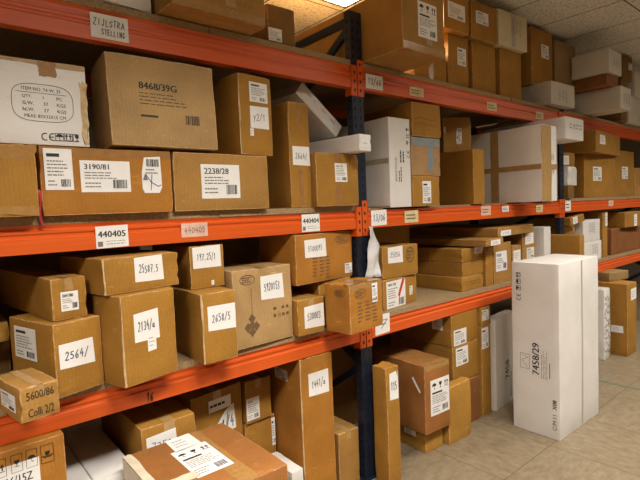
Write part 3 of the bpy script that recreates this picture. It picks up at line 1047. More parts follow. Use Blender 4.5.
    ('white_carton', 'huge white carton strapped with brown tape in a cross', 'box', 'white', (3.9295, 0.249, 1.6576), (0.0, 0.0, -0.0071), (0.2624, 1.0, 0.6052), 'cross', 'boxes on the middle shelf', [('F', 'marks', 0.161, 0.088, 0.205, 0.489, '')]),
    ('cardboard_box', 'small dark box under the white plastic bundle', 'box', 'dark', (4.866, 0.1652, 1.6776), (0.0, -0.0, -0.0344), (0.1184, 0.4, 0.1206), '', 'boxes on the middle shelf', []),
    ('wrapped_parcel', 'white plastic-wrapped bundle beside the huge strapped carton', 'parcel', 'white', (4.9047, 0.1691, 1.8004), (-0.0, -0.0, -0.0127), (0.2044, 0.4, 0.1818), '', 'boxes on the middle shelf', []),
    ('cardboard_box', 'little brown box with a large white label above the plastic bundle', 'box', 'mid', (4.9348, 0.1913, 1.9844), (0.0, -0.0, -0.0052), (0.2678, 0.35, 0.1375), '', 'boxes on the middle shelf', [('F', 'blank', 0.002, 0.017, 0.132, 0.107, '')]),
    ('cardboard_box', 'brown box with a square label under the box beneath the red beam', 'box', 'mid', (5.7239, 0.311, 1.6776), (0.0, 0.0, -0.0197), (0.8326, 0.6, 0.4531), '', 'boxes on the middle shelf', [('F', 'ship', 0.201, 0.174, 0.418, 0.324, '')]),
    ('cardboard_box', 'brown box with a pale slip, pushed out on top of the square-label box', 'box', 'mid', (5.6729, 0.2758, 2.1329), (0.0, 0.0, 0.0882), (0.912, 0.7, 0.216), '', 'boxes on the middle shelf', [('F', 'blank', 0.117, 0.084, 0.311, 0.181, '')]),
    ('cardboard_box', 'upright brown box with a slim label right of the square-label box', 'box', 'mid', (6.5496, 0.3391, 1.6776), (0.0, 0.0, -0.0041), (0.5915, 0.6, 0.5384), '', 'boxes on the middle shelf', [('F', 'ship', 0.17, 0.207, 0.368, 0.352, '')]),
    ('cardboard_box', 'low brown box at the frame edge beside the slim-label box', 'box', 'tan', (7.1146, 0.3487, 1.6776), (-0.0, -0.0, -0.0048), (0.4345, 0.6, 0.352), '', 'boxes on the middle shelf', []),
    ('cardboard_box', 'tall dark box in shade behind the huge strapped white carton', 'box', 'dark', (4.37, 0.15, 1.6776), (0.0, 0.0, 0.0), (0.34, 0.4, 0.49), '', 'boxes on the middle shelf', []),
    ('white_carton', 'white carton with smudged black marks jutting under the top beam', 'box', 'white', (4.3511, 0.1256, 2.1696), (0.0, 0.0, 0.0031), (0.3652, 0.8, 0.1836), '', 'boxes on the middle shelf', [('F', 'marks', 0.067, 0.059, 0.329, 0.156, '')]),
    ('cardboard_box', 'brown box with a handwritten 2564 label on its front', 'box', 'mid', (0.3993, 0.1249, 1.0026), (-0.0, -0.0, 0.2698), (0.1866, 0.35, 0.2771), '', 'boxes on the lower shelf', [('F', 'hand', 0.016, 0.101, 0.152, 0.2, '2564/'), ('L', 'ship', 0.046, 0.122, 0.222, 0.247, '')]),
    ('cardboard_box', 'narrow brown box with a barcode label, stacked on the 2564 box', 'box', 'mid', (0.3886, 0.3426, 1.2819), (0.0, 0.0, 0.1206), (0.1287, 0.72, 0.1601), 'topseam', 'boxes on the lower shelf', [('F', 'shipbar', 0.032, 0.033, 0.095, 0.107, '20047/080')]),
    ('cardboard_box', 'small brown box printed 5600/86 Colli 2/2 on the shelf edge', 'box', 'tan', (0.2578, -0.0936, 1.0026), (-0.0, -0.0, 0.1809), (0.1219, 0.24, 0.1148), 'topseam', 'boxes on the lower shelf', [('F', 'colli', 0.016, 0.002, 0.108, 0.113, ''), ('L', 'ship', 0.062, 0.026, 0.2, 0.084, '')]),
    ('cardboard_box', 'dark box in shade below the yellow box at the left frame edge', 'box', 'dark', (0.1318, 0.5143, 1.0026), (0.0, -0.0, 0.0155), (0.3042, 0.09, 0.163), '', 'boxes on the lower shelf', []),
    ('cardboard_box', 'yellow lit box peeking out at the left frame edge', 'box', 'yellow', (0.1203, 0.4566, 1.1678), (0.0, 0.0, 0.0048), (0.3, 0.25, 0.0825), '', 'boxes on the lower shelf', []),
    ('cardboard_box', 'large brown box with a torn handwritten 2134 label', 'box', 'mid', (0.6702, -0.0177, 1.0026), (0.0, -0.0, 0.2537), (0.2499, 0.2, 0.3576), 'ledge', 'boxes on the lower shelf', [('F', 'hand', 0.053, 0.163, 0.168, 0.286, '2134/a'), ('F', 'blank', 0.109, 0.117, 0.15, 0.193, '')]),
    ('cardboard_box', 'wide low brown box with handwritten 255875, on the 2134 box', 'box', 'mid', (0.6657, 0.1291, 1.3624), (0.0, -0.0, 0.1642), (0.3312, 0.4, 0.145), 'ledge', 'boxes on the lower shelf', [('F', 'hand', 0.128, 0.033, 0.257, 0.139, '25587.5')]),
    ('cardboard_box', 'brown box with handwritten 2658 label, next to the 5920153 box', 'box', 'mid', (1.0132, 0.1399, 1.0026), (0.0, 0.0, -0.0171), (0.171, 0.5, 0.3139), 'ledge', 'boxes on the lower shelf', [('F', 'hand', 0.028, 0.139, 0.165, 0.254, '2658/5')]),
    ('cardboard_box', 'small brown box with handwritten 1925 label, on the 2658 box', 'box', 'mid', (1.03, 0.2477, 1.3187), (0.0, 0.0, 0.0019), (0.1735, 0.45, 0.1993), '', 'boxes on the lower shelf', [('F', 'hand', 0.014, 0.094, 0.157, 0.197, '197.25/1'), ('F', 'blank', 0.101, 0.01, 0.116, 0.033, '')]),
    ('cardboard_box', 'pale brown box with handwritten 5920153 label and black emblem', 'box', 'pale', (1.301, 0.131, 1.0026), (-0.0, -0.0, 0.0373), (0.358, 0.3, 0.3832), 'topseam', 'boxes on the lower shelf', [('F', 'hand', 0.161, 0.216, 0.305, 0.343, '5920153'), ('F', 'emblem', 0.052, 0.043, 0.15, 0.167, ''), ('F', 'cable', 0.096, 0.162, 0.111, 0.292, ''), ('F', 'oval', 0.04, 0.307, 0.129, 0.358, ''), ('F', 'marks', 0.228, 0.079, 0.337, 0.212, '')]),
    ('cardboard_box', 'small brown box with handwritten 530003 label under the 5100095 box', 'box', 'mid', (1.5812, 0.09, 1.0026), (-0.0, -0.0, -0.0108), (0.178, 0.28, 0.1921), 'topseam', 'boxes on the lower shelf', [('F', 'hand', 0.042, 0.03, 0.176, 0.157, '530003')]),
    ('cardboard_box', 'orange brown box with printed ovals jutting over the shelf edge by the post', 'box', 'orange', (1.8248, -0.1264, 1.0026), (0.0, 0.0, 0.1099), (0.2823, 0.18, 0.2596), 'topfull', 'boxes on the lower shelf', [('F', 'oval', 0.036, 0.18, 0.134, 0.233, ''), ('F', 'pcol', 0.049, 0.035, 0.234, 0.173, ''), ('F', 'ship', 0.186, 0.142, 0.235, 0.246, ''), ('L', 'oval', 0.072, 0.193, 0.147, 0.234, '')]),
    ('cardboard_box', 'brown box whose white label has a red stripe, beside the post', 'box', 'mid', (2.4126, 0.233, 1.0026), (-0.0, -0.0, 0.1189), (0.3938, 0.35, 0.195), 'topseam', 'boxes on the lower shelf', [('F', 'redlab', 0.033, 0.003, 0.249, 0.179, ''), ('F', 'ship', 0.298, 0.057, 0.339, 0.118, '')]),
    ('cardboard_box', 'brown box with handwritten 25056 label on top of the red-stripe box', 'box', 'mid', (2.4353, 0.228, 1.1998), (-0.0, -0.0, 0.0032), (0.359, 0.35, 0.2067), 'topseam', 'boxes on the lower shelf', [('F', 'hand', 0.053, 0.094, 0.201, 0.205, '25056'), ('F', 'oval', 0.236, 0.082, 0.316, 0.191, '')]),
    ('cardboard_box', 'lowest box of the three flat yellow brown boxes in a stack', 'box', 'mid', (3.2447, 0.3953, 1.0026), (-0.0, -0.0, 0.0132), (0.298, 0.72, 0.1076), 'leftseam', 'boxes on the lower shelf', [('F', 'marks', 0.041, 0.011, 0.263, 0.094, '')]),
    ('cardboard_box', 'middle box of the three flat yellow brown boxes in a stack', 'box', 'mid', (3.2676, 0.4015, 1.1124), (-0.0, 0.0, -0.004), (0.2901, 0.72, 0.1057), 'leftseam', 'boxes on the lower shelf', []),
    ('cardboard_box', 'topmost box of the three flat yellow brown boxes in a stack', 'box', 'mid', (3.2702, 0.4006, 1.2203), (0.0, 0.0, -0.0054), (0.2964, 0.72, 0.1033), 'leftseam', 'boxes on the lower shelf', [('F', 'flaplab', 0.164, 0.054, 0.286, 0.101, '')]),
    ('cardboard_box', 'brown box with a purple-marked white label, right of the yellow brown stack', 'box', 'tan', (3.6748, 0.2787, 1.0026), (0.0, -0.0, 0.03), (0.2904, 0.5, 0.3308), '', 'boxes on the lower shelf', [('F', 'shipbar', 0.029, 0.1, 0.207, 0.262, 'NW')]),
    ('cardboard_box', 'slim upright box squeezed between the yellow brown stack and the purple-marked box', 'box', 'mid', (3.4707, 0.2727, 1.0026), (0.0, 0.0, -0.0029), (0.1, 0.5, 0.3108), '', 'boxes on the lower shelf', []),
    ('cardboard_box', 'flat brown carton with a label, under the long flat box below the beam', 'box', 'tan', (3.3493, 0.3697, 1.3356), (-0.0, 0.0, 0.0786), (0.2872, 0.9, 0.0537), '', 'boxes on the lower shelf', [('F', 'blank', 0.066, 0.002, 0.232, 0.043, '')]),
    ('cardboard_box', 'long flat brown box lying on top under the middle beam', 'box', 'tan', (3.8014, 0.4318, 1.3915), (-0.0, -0.0, 0.0769), (0.687, 0.9, 0.0726), '', 'boxes on the lower shelf', [('F', 'hand', 0.039, 0.002, 0.228, 0.049, '295')]),
    ('cardboard_box', 'small brown box with a white label partly behind the tall 7458/29 carton', 'box', 'tan', (3.9189, 0.2305, 1.0026), (0.0, -0.0, 0.0065), (0.1524, 0.4, 0.289), '', 'boxes on the lower shelf', [('F', 'blank', 0.01, 0.156, 0.137, 0.25, '')]),
    ('cardboard_box', 'brown box with two white labels above the tall 7458/29 carton', 'box', 'tan', (4.1743, 0.3005, 1.0026), (0.0, -0.0, 0.0047), (0.2348, 0.5, 0.381), '', 'boxes on the lower shelf', [('F', 'blank', 0.046, 0.278, 0.202, 0.378, ''), ('F', 'ship', 0.07, 0.155, 0.208, 0.248, '')]),
    ('white_carton', 'thin white carton standing on edge behind the tall carton', 'box', 'white', (4.4239, 0.2251, 1.0026), (0.0, -0.0, 0.0012), (0.1351, 0.45, 0.4207), '', 'boxes on the lower shelf', []),
    ('cardboard_box', 'brown box with a plain dark side, seen over the tall carton', 'box', 'mid', (4.6299, -0.0202, 1.0026), (0.0, -0.0, -0.0034), (0.1, 0.4, 0.3372), '', 'boxes on the lower shelf', []),
    ('white_carton', 'lower of two white cartons stacked behind the tall carton', 'box', 'white', (5.5507, 0.2804, 1.0026), (-0.0, -0.0, -0.0071), (0.458, 0.5, 0.2054), '', 'boxes on the lower shelf', [('F', 'pcol', 0.201, 0.056, 0.36, 0.178, '')]),
    ('white_carton', 'upper of two white cartons stacked behind the tall carton', 'box', 'white', (5.5312, 0.2858, 1.2102), (0.0, 0.0, -0.0035), (0.4465, 0.5, 0.2309), '', 'boxes on the lower shelf', [('F', 'pcol', 0.152, 0.082, 0.31, 0.208, '')]),
    ('cardboard_box', 'tall thin brown box with a slip, right of the two stacked white cartons', 'box', 'mid', (5.9224, 0.2899, 1.0026), (0.0, 0.0, -0.0074), (0.1317, 0.5, 0.5123), '', 'boxes on the lower shelf', [('F', 'blank', 0.058, 0.347, 0.126, 0.501, '')]),
    ('cardboard_box', 'big dark brown box filling the lower bay at the frame edge', 'box', 'red', (6.6637, 0.3901, 1.0026), (0.0, 0.0, 0.0), (1.1, 0.7, 0.3051), '', 'boxes on the lower shelf', []),
    ('cardboard_box', 'long brown box with a slip, lying on the big dark brown box', 'box', 'mid', (6.6825, 0.3199, 1.3099), (0.0, 0.0, -0.0448), (0.6025, 0.7, 0.1805), '', 'boxes on the lower shelf', [('F', 'blank', 0.262, 0.002, 0.355, 0.15, '')]),
    ('cardboard_box', 'brown box with a tiny white label under the tilted small box', 'box', 'yellow', (5.1465, 0.3163, 1.3078), (-0.0, 0.0, -0.0025), (0.295, 0.4, 0.085), '', 'boxes on the lower shelf', [('F', 'blank', 0.275, 0.004, 0.293, 0.062, '')]),
    ('cardboard_box', 'small brown box tilted sideways beside the second blue post', 'box', 'mid', (5.09, 0.2015, 1.4206), (-0.0, -0.0964, -0.0005), (0.3292, 0.4, 0.08), '', 'boxes on the lower shelf', [('F', 'blank', 0.052, 0.006, 0.159, 0.078, '')]),
    ('cardboard_box', 'cardboard box with fragile symbols and a 316/15Z label at the lower left', 'box', 'orange', (0.1535, 0.2274, 0.0006), (0.0, -0.0, 0.011), (0.433, 0.55, 0.862), '', 'boxes on the floor', [('F', 'frag2', 0.259, 0.773, 0.294, 0.838, ''), ('F', 'frag3', 0.305, 0.774, 0.341, 0.84, ''), ('F', 'frag4', 0.352, 0.772, 0.395, 0.841, ''), ('F', 'frag1', 0.206, 0.771, 0.245, 0.837, ''), ('F', 'bigprint', 0.142, 0.563, 0.346, 0.805, '316/15Z')]),
    ('white_carton', 'white carton lying flat on the floor beside the fragile-symbol box', 'box', 'white', (0.428, 0.31, 0.0006), (0.0, 0.0, 0.0), (0.1, 0.62, 0.6), '', 'boxes on the floor', []),
    ('white_carton', 'white carton lying flat on the floor beside the 7358 box', 'box', 'white', (0.5645, 0.31, 0.0006), (0.0, 0.0, 0.0), (0.165, 0.62, 0.6), '', 'boxes on the floor', []),
    ('cardboard_box', 'brown box with crushed corner and handwritten 7358 label', 'box', 'mid', (0.8043, 0.3308, 0.0006), (0.0, -0.0, 0.0065), (0.253, 0.6, 0.7457), 'topseam', 'boxes on the floor', [('F', 'hand', 0.02, 0.591, 0.159, 0.708, '7358')]),
    ('cardboard_box', 'tall brown box with a slanted triangular label behind the big labelled box', 'box', 'mid', (1.1198, 0.3949, 0.0006), (0.0, -0.0, 0.136), (0.3169, 0.35, 0.7411), 'topseam', 'boxes on the floor', [('F', 'marks2', 0.102, 0.634, 0.244, 0.697, ''), ('F', 'tri', 0.092, 0.503, 0.27, 0.643, '1/4')]),
    ('cardboard_box', 'brown box in shade with a tall white label, under the wedged brown box', 'box', 'mid', (1.41, 0.44, 0.0006), (0.0, 0.0, 0.0), (0.2, 0.4, 0.5), '', 'boxes on the floor', [('F', 'ship', 0.174, 0.317, 0.198, 0.479, '')]),
    ('cardboard_box', 'brown box with a printed white label wedged beside the tall 1441 box', 'box', 'mid', (1.3918, 0.4205, 0.5028), (-0.0, -0.0, 0.0211), (0.168, 0.4, 0.2368), 'topseam', 'boxes on the floor', [('F', 'ship', 0.002, 0.016, 0.086, 0.14, 'xx')]),
    ('cardboard_box', 'tallest brown box on the floor, with a handwritten 1441 label', 'box', 'orange', (1.6439, 0.2472, 0.0006), (-0.0, 0.0, -0.0237), (0.2286, 0.5, 0.8604), 'ledge', 'boxes on the floor', [('F', 'hand', 0.054, 0.638, 0.197, 0.771, '1441/a'), ('L', 'ship', 0.257, 0.71, 0.383, 0.772, '')]),
    ('cardboard_box', 'low brown box with taped top between the tall 1441 box and the post', 'box', 'tan', (1.8839, 0.1698, 0.0006), (0.0, 0.0, -0.0227), (0.161, 0.3, 0.3458), 'topseam', 'boxes on the floor', []),
    ('white_carton', 'low white carton in front of the tall 1441 box', 'box', 'white', (1.4389, 0.064, 0.0006), (-0.0, 0.0, -0.0259), (0.0755, 0.25, 0.3064), '', 'boxes on the floor', []),
    ('cardboard_box', 'big brown box with two white labels on top in the foreground', 'box', 'redtan', (0.814, -0.275, 0.0006), (0.0, 0.0, 0.0), (0.462, 0.52, 0.68), 'whiteleft', 'boxes on the floor', [('T', 'blank', 0.177, 0.394, 0.294, 0.523, ''), ('T', 'icons', 0.156, 0.147, 0.31, 0.4, '')]),
    ('cardboard_box', 'slim tall brown box standing right against the blue post', 'box', 'mid', (2.0964, -0.0921, 0.0006), (0.0, 0.0, -0.0087), (0.1102, 0.115, 0.7173), '', 'boxes on the floor', [('F', 'hand', 0.024, 0.517, 0.1, 0.689, '115')]),
    ('cardboard_box', 'brown box on the floor underneath the wide red brown box', 'box', 'yellow', (2.6135, 0.166, 0.0006), (0.0, 0.0, -0.0636), (0.175, 0.45, 0.1601), '', 'boxes on the floor', [('L', 'blank', 0.252, 0.084, 0.363, 0.123, '')]),
    ('cardboard_box', 'wide red brown box with a taped top and black symbol label', 'box', 'redtan', (2.5832, 0.117, 0.1669), (0.0, 0.0, -0.064), (0.25, 0.47, 0.4558), 'topfull', 'boxes on the floor', [('F', 'icons', 0.052, 0.111, 0.241, 0.351, ''), ('L', 'strip', 0.362, 0.269, 0.437, 0.369, '')]),
    ('cardboard_box', 'yellow brown box standing on the floor beside the wide red brown box', 'box', 'yellow', (2.845, -0.0649, 0.0006), (0.0, 0.0, -0.0142), (0.265, 0.075, 0.4063), '', 'boxes on the floor', []),
    ('cardboard_box', 'lowest brown box of the stack behind the yellow brown box', 'box', 'red', (3.0898, 0.272, 0.0006), (0.0, 0.0, -0.0393), (0.341, 0.55, 0.3423), '', 'boxes on the floor', []),
    ('cardboard_box', 'second box of the stack on the floor, with a square white label', 'box', 'mid', (3.0907, 0.3043, 0.3451), (-0.0, 0.0, -0.0062), (0.337, 0.6, 0.2766), '', 'boxes on the floor', [('F', 'ship', 0.038, 0.127, 0.193, 0.261, '')]),
    ('cardboard_box', 'topmost box of the floor stack just under the lower beam', 'box', 'mid', (3.0872, 0.3547, 0.6239), (0.0, 0.0, -0.005), (0.345, 0.7, 0.2371), '', 'boxes on the floor', [('F', 'ship', 0.026, 0.002, 0.186, 0.119, ''), ('L', 'blank', 0.531, 0.112, 0.627, 0.202, '')]),
    ('cardboard_box', 'tall thin brown box with a slip at the end of the floor stack', 'box', 'mid', (3.3418, 0.2122, 0.0006), (0.0, 0.0, -0.0038), (0.128, 0.45, 0.7101), '', 'boxes on the floor', [('F', 'ship', 0.002, 0.534, 0.096, 0.698, '')]),
    ('cardboard_box', 'small brown box with a square label on the tall thin box', 'box', 'mid', (3.3446, 0.2087, 0.7129), (0.0, 0.0, -0.0023), (0.1302, 0.45, 0.145), '', 'boxes on the floor', [('F', 'ship', 0.006, 0.044, 0.095, 0.126, '')]),
    ('white_carton', 'slim white carton standing behind the tall 7458/29 carton', 'box', 'offwhite', (3.6475, 0.0392, 0.0006), (0.0, 0.0, 0.1188), (0.4285, 0.1, 0.7345), '', 'boxes on the floor', [('F', 'rot7458', 0.155, 0.038, 0.308, 0.379, '')]),
    ('white_carton', 'tall white carton printed 7458/29 standing alone on the floor', 'box', 'white', (3.6251, -0.425, 0.0006), (-0.0, -0.0, -0.0118), (0.6568, 0.34, 1.2286), 'f19', 'boxes on the floor', [('L', 'f19', 0.007, 0.011, 0.338, 1.226, '')]),
    ('cardboard_box', 'upright brown box with a side slip standing on the floor at the far right', 'box', 'mid', (5.7313, 0.0897, 0.0006), (0.0, 0.0, -0.0226), (0.257, 0.75, 0.7646), '', 'boxes on the floor', [('F', 'blank', 0.081, 0.58, 0.244, 0.704, ''), ('L', 'blank', 0.593, 0.241, 0.712, 0.317, '')]),
    ('white_carton', 'grey carton lying on the upright brown box at the far right', 'box', 'grey', (5.8593, 0.0643, 0.7674), (0.0, 0.0, -0.1935), (0.3572, 0.4, 0.0952), '', 'boxes on the floor', []),
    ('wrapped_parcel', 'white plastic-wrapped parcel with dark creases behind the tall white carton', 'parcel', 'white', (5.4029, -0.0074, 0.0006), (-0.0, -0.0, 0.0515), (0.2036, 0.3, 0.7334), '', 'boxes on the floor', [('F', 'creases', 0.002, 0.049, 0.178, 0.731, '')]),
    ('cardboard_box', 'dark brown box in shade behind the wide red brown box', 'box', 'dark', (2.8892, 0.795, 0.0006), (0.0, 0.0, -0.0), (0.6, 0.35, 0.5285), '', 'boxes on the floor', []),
    ('cardboard_box', 'pale box in shade behind the carton with the black emblem', 'box', 'pale', (1.5458, 0.775, 1.0026), (0.0, 0.0, -0.0), (0.34, 0.35, 0.4972), '', 'boxes in shade at the back of the rack', []),
    ('cardboard_box', 'brown box in deep shade at the back of the lower left shelf', 'box', 'mid', (0.08, 0.795, 1.0026), (0.0, 0.0, 0.0), (0.26, 0.35, 0.5138), '', 'boxes in shade at the back of the rack', []),
    ('cardboard_box', 'box in shade at the back of the shelf behind the handwritten 25056 box', 'box', 'tan', (2.87, 0.675, 1.0026), (0.0, 0.0, 0.0), (0.42, 0.35, 0.52), '', 'boxes in shade at the back of the rack', []),
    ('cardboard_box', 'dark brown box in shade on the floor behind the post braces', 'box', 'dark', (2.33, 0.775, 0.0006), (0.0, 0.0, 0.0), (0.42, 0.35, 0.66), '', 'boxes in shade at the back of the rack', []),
    ('cardboard_box', 'brown box in shade hidden behind the orange brown box with printed ovals', 'box', 'mid', (1.83, 0.22, 1.0026), (0.0, 0.0, 0.0), (0.25, 0.38, 0.258), '', 'boxes in shade at the back of the rack', []),
    ('cardboard_box', 'brown box in shade under the tiny-label box by the second blue post', 'box', 'mid', (5.12, 0.31, 1.0026), (0.0, 0.0, 0.0), (0.24, 0.36, 0.302), '', 'boxes in shade at the back of the rack', []),
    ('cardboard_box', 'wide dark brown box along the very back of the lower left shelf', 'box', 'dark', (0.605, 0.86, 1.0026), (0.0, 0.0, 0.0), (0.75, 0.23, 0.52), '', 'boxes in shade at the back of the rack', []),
    ('cardboard_box', 'orange brown box with handwritten 5100095 label and faint prints', 'box', 'orange', (1.7311, 0.1594, 1.2628), (-0.0, -0.0, 0.1135), (0.4648, 0.3, 0.2707), '', 'boxes on the lower shelf', [('F', 'hand', 0.067, 0.138, 0.235, 0.24, '5100095'), ('F', 'oval', 0.318, 0.196, 0.43, 0.251, ''), ('F', 'pcol', 0.115, 0.015, 0.27, 0.15, ''), ('F', 'ship', 0.392, 0.021, 0.457, 0.079, '')]),
]

for i, row in enumerate(BOXES):
    build_box(i, row)

# ------------------------------------------------------------------ pallet rack
rack = bpy.data.objects.new('pallet_rack', None)
COL.objects.link(rack)
rack.location = (2.035, 0.5, 0)
tag(rack, 'long pallet rack with orange beams and dark blue perforated posts', 'rack')
RO = Vector((-2.035, -0.5, 0))


def rpart(mb, name, mats, bevel=0.0):
    mb.v = [tuple(Vector(v) + RO) for v in mb.v]
    return mb.build(name, mats, rack, bevel)


POSTS = [(-0.735, 2.80), (2.035, 2.80), (4.735, 2.50), (7.45, 2.50)]
BAYS = [(-0.685, 1.985), (2.085, 4.685), (4.785, 7.40)]
LEVELS = [(0.865, 0.105), (1.540, 0.105), (2.360, 0.125)]
for px, ph in POSTS:
    for yy, front in ((0.004, True), (0.93, False)):
        mb = MB()
        a, b_ = (yy, yy + .048)
        x0, x1 = px - .042, px + .05
        mb.box(x0, x1, a, a + .012, .006, ph)                 # face
        mb.box(x0, x0 + .010, a + .012, b_, .006, ph)           # side flanges
        mb.box(x1 - .010, x1, a + .012, b_, .006, ph)
        z = .08
        while z < ph - .04:
            for sx in (-.022, .022):                          # keyhole slots
                q = [(px + sx + dx, a - .0006, z + dz) for dx, dz in ((-.006, 0), (.006, 0), (.008, .022), (-.008, .022))]
                mb.poly(q, 1)
            q = [(x0 - .0006, a + .018, z), (x0 - .0006, a + .032, z), (x0 - .0006, a + .032, z + .02), (x0 - .0006, a + .018, z + .02)]
            mb.poly(q, 1)
            z += .05
        rpart(mb, 'upright_post', ['rack_blue', 'slot_dark'])
        mb = MB()
        mb.box(px - .07, px + .07, yy - .02, yy + .10, 0, .006)
        rpart(mb, 'foot_plate', 'rack_blue')
    mb = MB()
    for a, b_ in (((.05, .72), (.93, 1.16)), ((.05, .69), (.93, .10)), ((.05, 1.62), (.93, 1.20)), ((.05, 1.66), (.93, 2.10))) + ((((.05, ph - .04), (.93, ph - .05)), ((.05, ph - .08), (.93, 2.18))) if ph > 2.7 else ()):
        mb.bar((px, *a), (px, *b_), .042, .028)
        rpart(mb, 'brace', 'rack_blue')
        mb = MB()

BEAMS = {}
for bi, (x0, x1) in enumerate(BAYS):
    for li, (z, h) in enumerate(LEVELS):
        for back in (0, 1):
            prof = [(0, 0), (0, .054), (.007, .060), (.007, .068), (.002, .074), (.002, .082), (.012, .088), (.012, h - .012), (.006, h), (.048, h), (.048, 0)]
            if back:
                prof = [(1.0 - y, zz) for y, zz in prof]
            mb = MB()
            mb.prism_x([(y, z + zz) for y, zz in prof], x0, x1)
            o = rpart(mb, 'beam', 'rack_orange', 0)
            if not back:
                BEAMS[bi, li] = o
                for side, xa in ((0, x0), (1, x1)):
                    mb = MB()
                    xb = xa - .046 if side == 0 else xa + .046
                    lo, hi = min(xa, xb), max(xa, xb)
                    sgn = -1 if side == 0 else 1
                    top = z + (.165 if side == 0 and bi == 1 else .130)
                    mb.box(lo, hi, -.002, .003, z - .045, top)
                    mb.box(xa - .003, xa + .003, -.002, .05, z - .045, top)
                    for k in range(4):
                        zc = z - .02 + k * .05
                        xc = (lo + hi) / 2 + sgn * .004
                        mb.poly([(xc - .006, -.0026, zc), (xc + .006, -.0026, zc), (xc + .006, -.0026, zc + .018), (xc - .006, -.0026, zc + .018)], 1)
                    rpart(mb, 'beam_connector', ['rack_orange', 'slot_dark'])
        # chipboard deck laid on the beams
        mb = MB()
        if bi == 1 and li == 1:
            mb.box(x0, x1, .050, .950, z + h - .018, z + h + .012)
        else:
            nb = 3
            for k in range(nb):
                xa = x0 + (x1 - x0) * k / nb
                xb = x0 + (x1 - x0) * (k + 1) / nb - (.002 if k < nb - 1 else 0)
                dz = (0, .0, 0)[k]
                mb.box(xa, xb, .001 + .004 * (k % 2), .999, z + h + .001, z + h + .031 + dz)
        rpart(mb, 'deck_board', 'chipboard')


def beam_label(bi, li, rect, kind, txt='', paper=0, ink=1, seed=0):
    x0, z0, x1, z1 = rect
    rnd = random.Random(seed)
    W, H = x1 - x0, z1 - z0
    k = Ink()
    if kind == 'sign':
        k.hand('ZIJLSTRA', W * .06, H * .52, H * .27, W * .84, rnd, 1, H * .03)
        k.hand('STELLING', W * .26, H * .16, H * .22, W * .64, rnd, 1, H * .03)
    elif kind == 'typed':
        k.typed(txt, W * .06, H * .48, H * .28, 1, W * .88, bold=W * .012)
        k.lines(W * .3, H * .12, W * .95, H * .36, 2, rnd, 5, .2)
        k.rect(W * .05, H * .08, W * .2, H * .3, 5)
    elif kind == 'hand':
        k.hand(txt, W * .1, H * .3, H * .42, W * .8, rnd, ink, H * .045)
    elif kind == 'lines':
        k.lines(W * .12, H * .2, W * .88, H * .75, 2, rnd, 6, .35)
    elif kind == 'ink':
        k.hand(txt, 0, 0, H, W, rnd, 6, H * .12)
    vs, fs, mi = [], [], []
    yy = -.0015
    if kind != 'ink':
        vs += [(x0, yy, z0), (x1, yy, z0 + H * rnd.uniform(0, .05)), (x1, yy, z1), (x0, yy, z1 - H * rnd.uniform(0, .05))]
        fs.append([0, 1, 2, 3])
        mi.append(paper)
    for pts, m, g in k.p:
        n = len(vs)
        vs += [(x0 + p[0], yy - .0008, z0 + p[1]) for p in pts]
        fs.append(list(range(n, n + len(pts))))
        mi.append(m)
    vs = [tuple(Vector(v) + RO) for v in vs]
    o = link('label' if kind != 'ink' else 'print', mesh_from('label', vs, fs, mi), INKS, BEAMS[bi, li])
    return o


beam_label(0, 2, (0.578, 2.372, 0.723, 2.468), 'sign', seed=1)
beam_label(1, 2, (2.105, 2.372, 2.253, 2.458), 'hand', '13/66', seed=2)
beam_label(1, 2, (2.508, 2.377, 2.655, 2.439), 'lines', paper=7, seed=3)
beam_label(1, 2, (3.434, 2.376, 3.577, 2.445), 'lines', paper=7, seed=4)
beam_label(1, 2, (4.226, 2.383, 4.366, 2.448), 'lines', paper=7, seed=5)
beam_label(0, 1, (0.544, 1.541, 0.670, 1.632), 'typed', '440405', seed=6)
beam_label(0, 1, (0.901, 1.561, 1.029, 1.625), 'hand', '440405', paper=8, ink=5, seed=7)
beam_label(0, 1, (1.579, 1.545, 1.704, 1.640), 'typed', '440404', seed=8)
beam_label(1, 1, (2.112, 1.549, 2.251, 1.647), 'hand', '13/06', ink=2, seed=9)
beam_label(1, 1, (2.422, 1.554, 2.562, 1.634), 'lines', paper=7, seed=10)
beam_label(1, 1, (3.322, 1.567, 3.462, 1.641), 'lines', paper=8, seed=11)
beam_label(1, 1, (3.630, 1.585, 3.739, 1.633), 'lines', seed=12)
beam_label(1, 1, (4.206, 1.561, 4.337, 1.627), 'lines', paper=7, seed=13)
beam_label(2, 1, (4.800, 1.551, 4.925, 1.657), 'lines', seed=14)
beam_label(2, 1, (5.895, 1.572, 6.043, 1.637), 'hand', 'A', paper=8, seed=15)
beam_label(1, 0, (2.116, 0.873, 2.248, 0.998), 'hand', '7', ink=5, seed=16)
beam_label(0, 0, (0.701, 0.873, 0.733, 0.912), 'ink', '16', seed=17)

# ------------------------------------------------------------------ loose things on the rack
rnd = random.Random(5)
vs, fs = [], []
nu, nv = 8, 14
for j in range(nv + 1):
    t = j / nv
    z = 1.548 - .305 * t
    xl = 2.062 - .030 * t
    xr = 2.088 + .062 * min(1, t * 3.0) - .010 * t
    for i in range(nu + 1):
        s = i / nu
        vs.append((xl + (xr - xl) * s + rnd.uniform(-.003, .003), -.026 - .008 * math.sin(s * 9 + t * 5) - .008 * math.sin(t * 11 + s * 3) + rnd.uniform(-.003, .003), z + rnd.uniform(-.004, .004)))
for j in range(nv):
    for i in range(nu):
        k = j * (nu + 1) + i
        fs.append([k, k + 1, k + nu + 2, k + nu + 1])
o = link('plastic_sheet', mesh_from('plastic_sheet', vs, fs, None, True), 'plastic_sheet')
md = o.modifiers.new('thickness', 'SOLIDIFY')
md.thickness = .002
tag(o, 'crumpled white plastic sheet hanging down the blue post under the beam', 'plastic sheet')

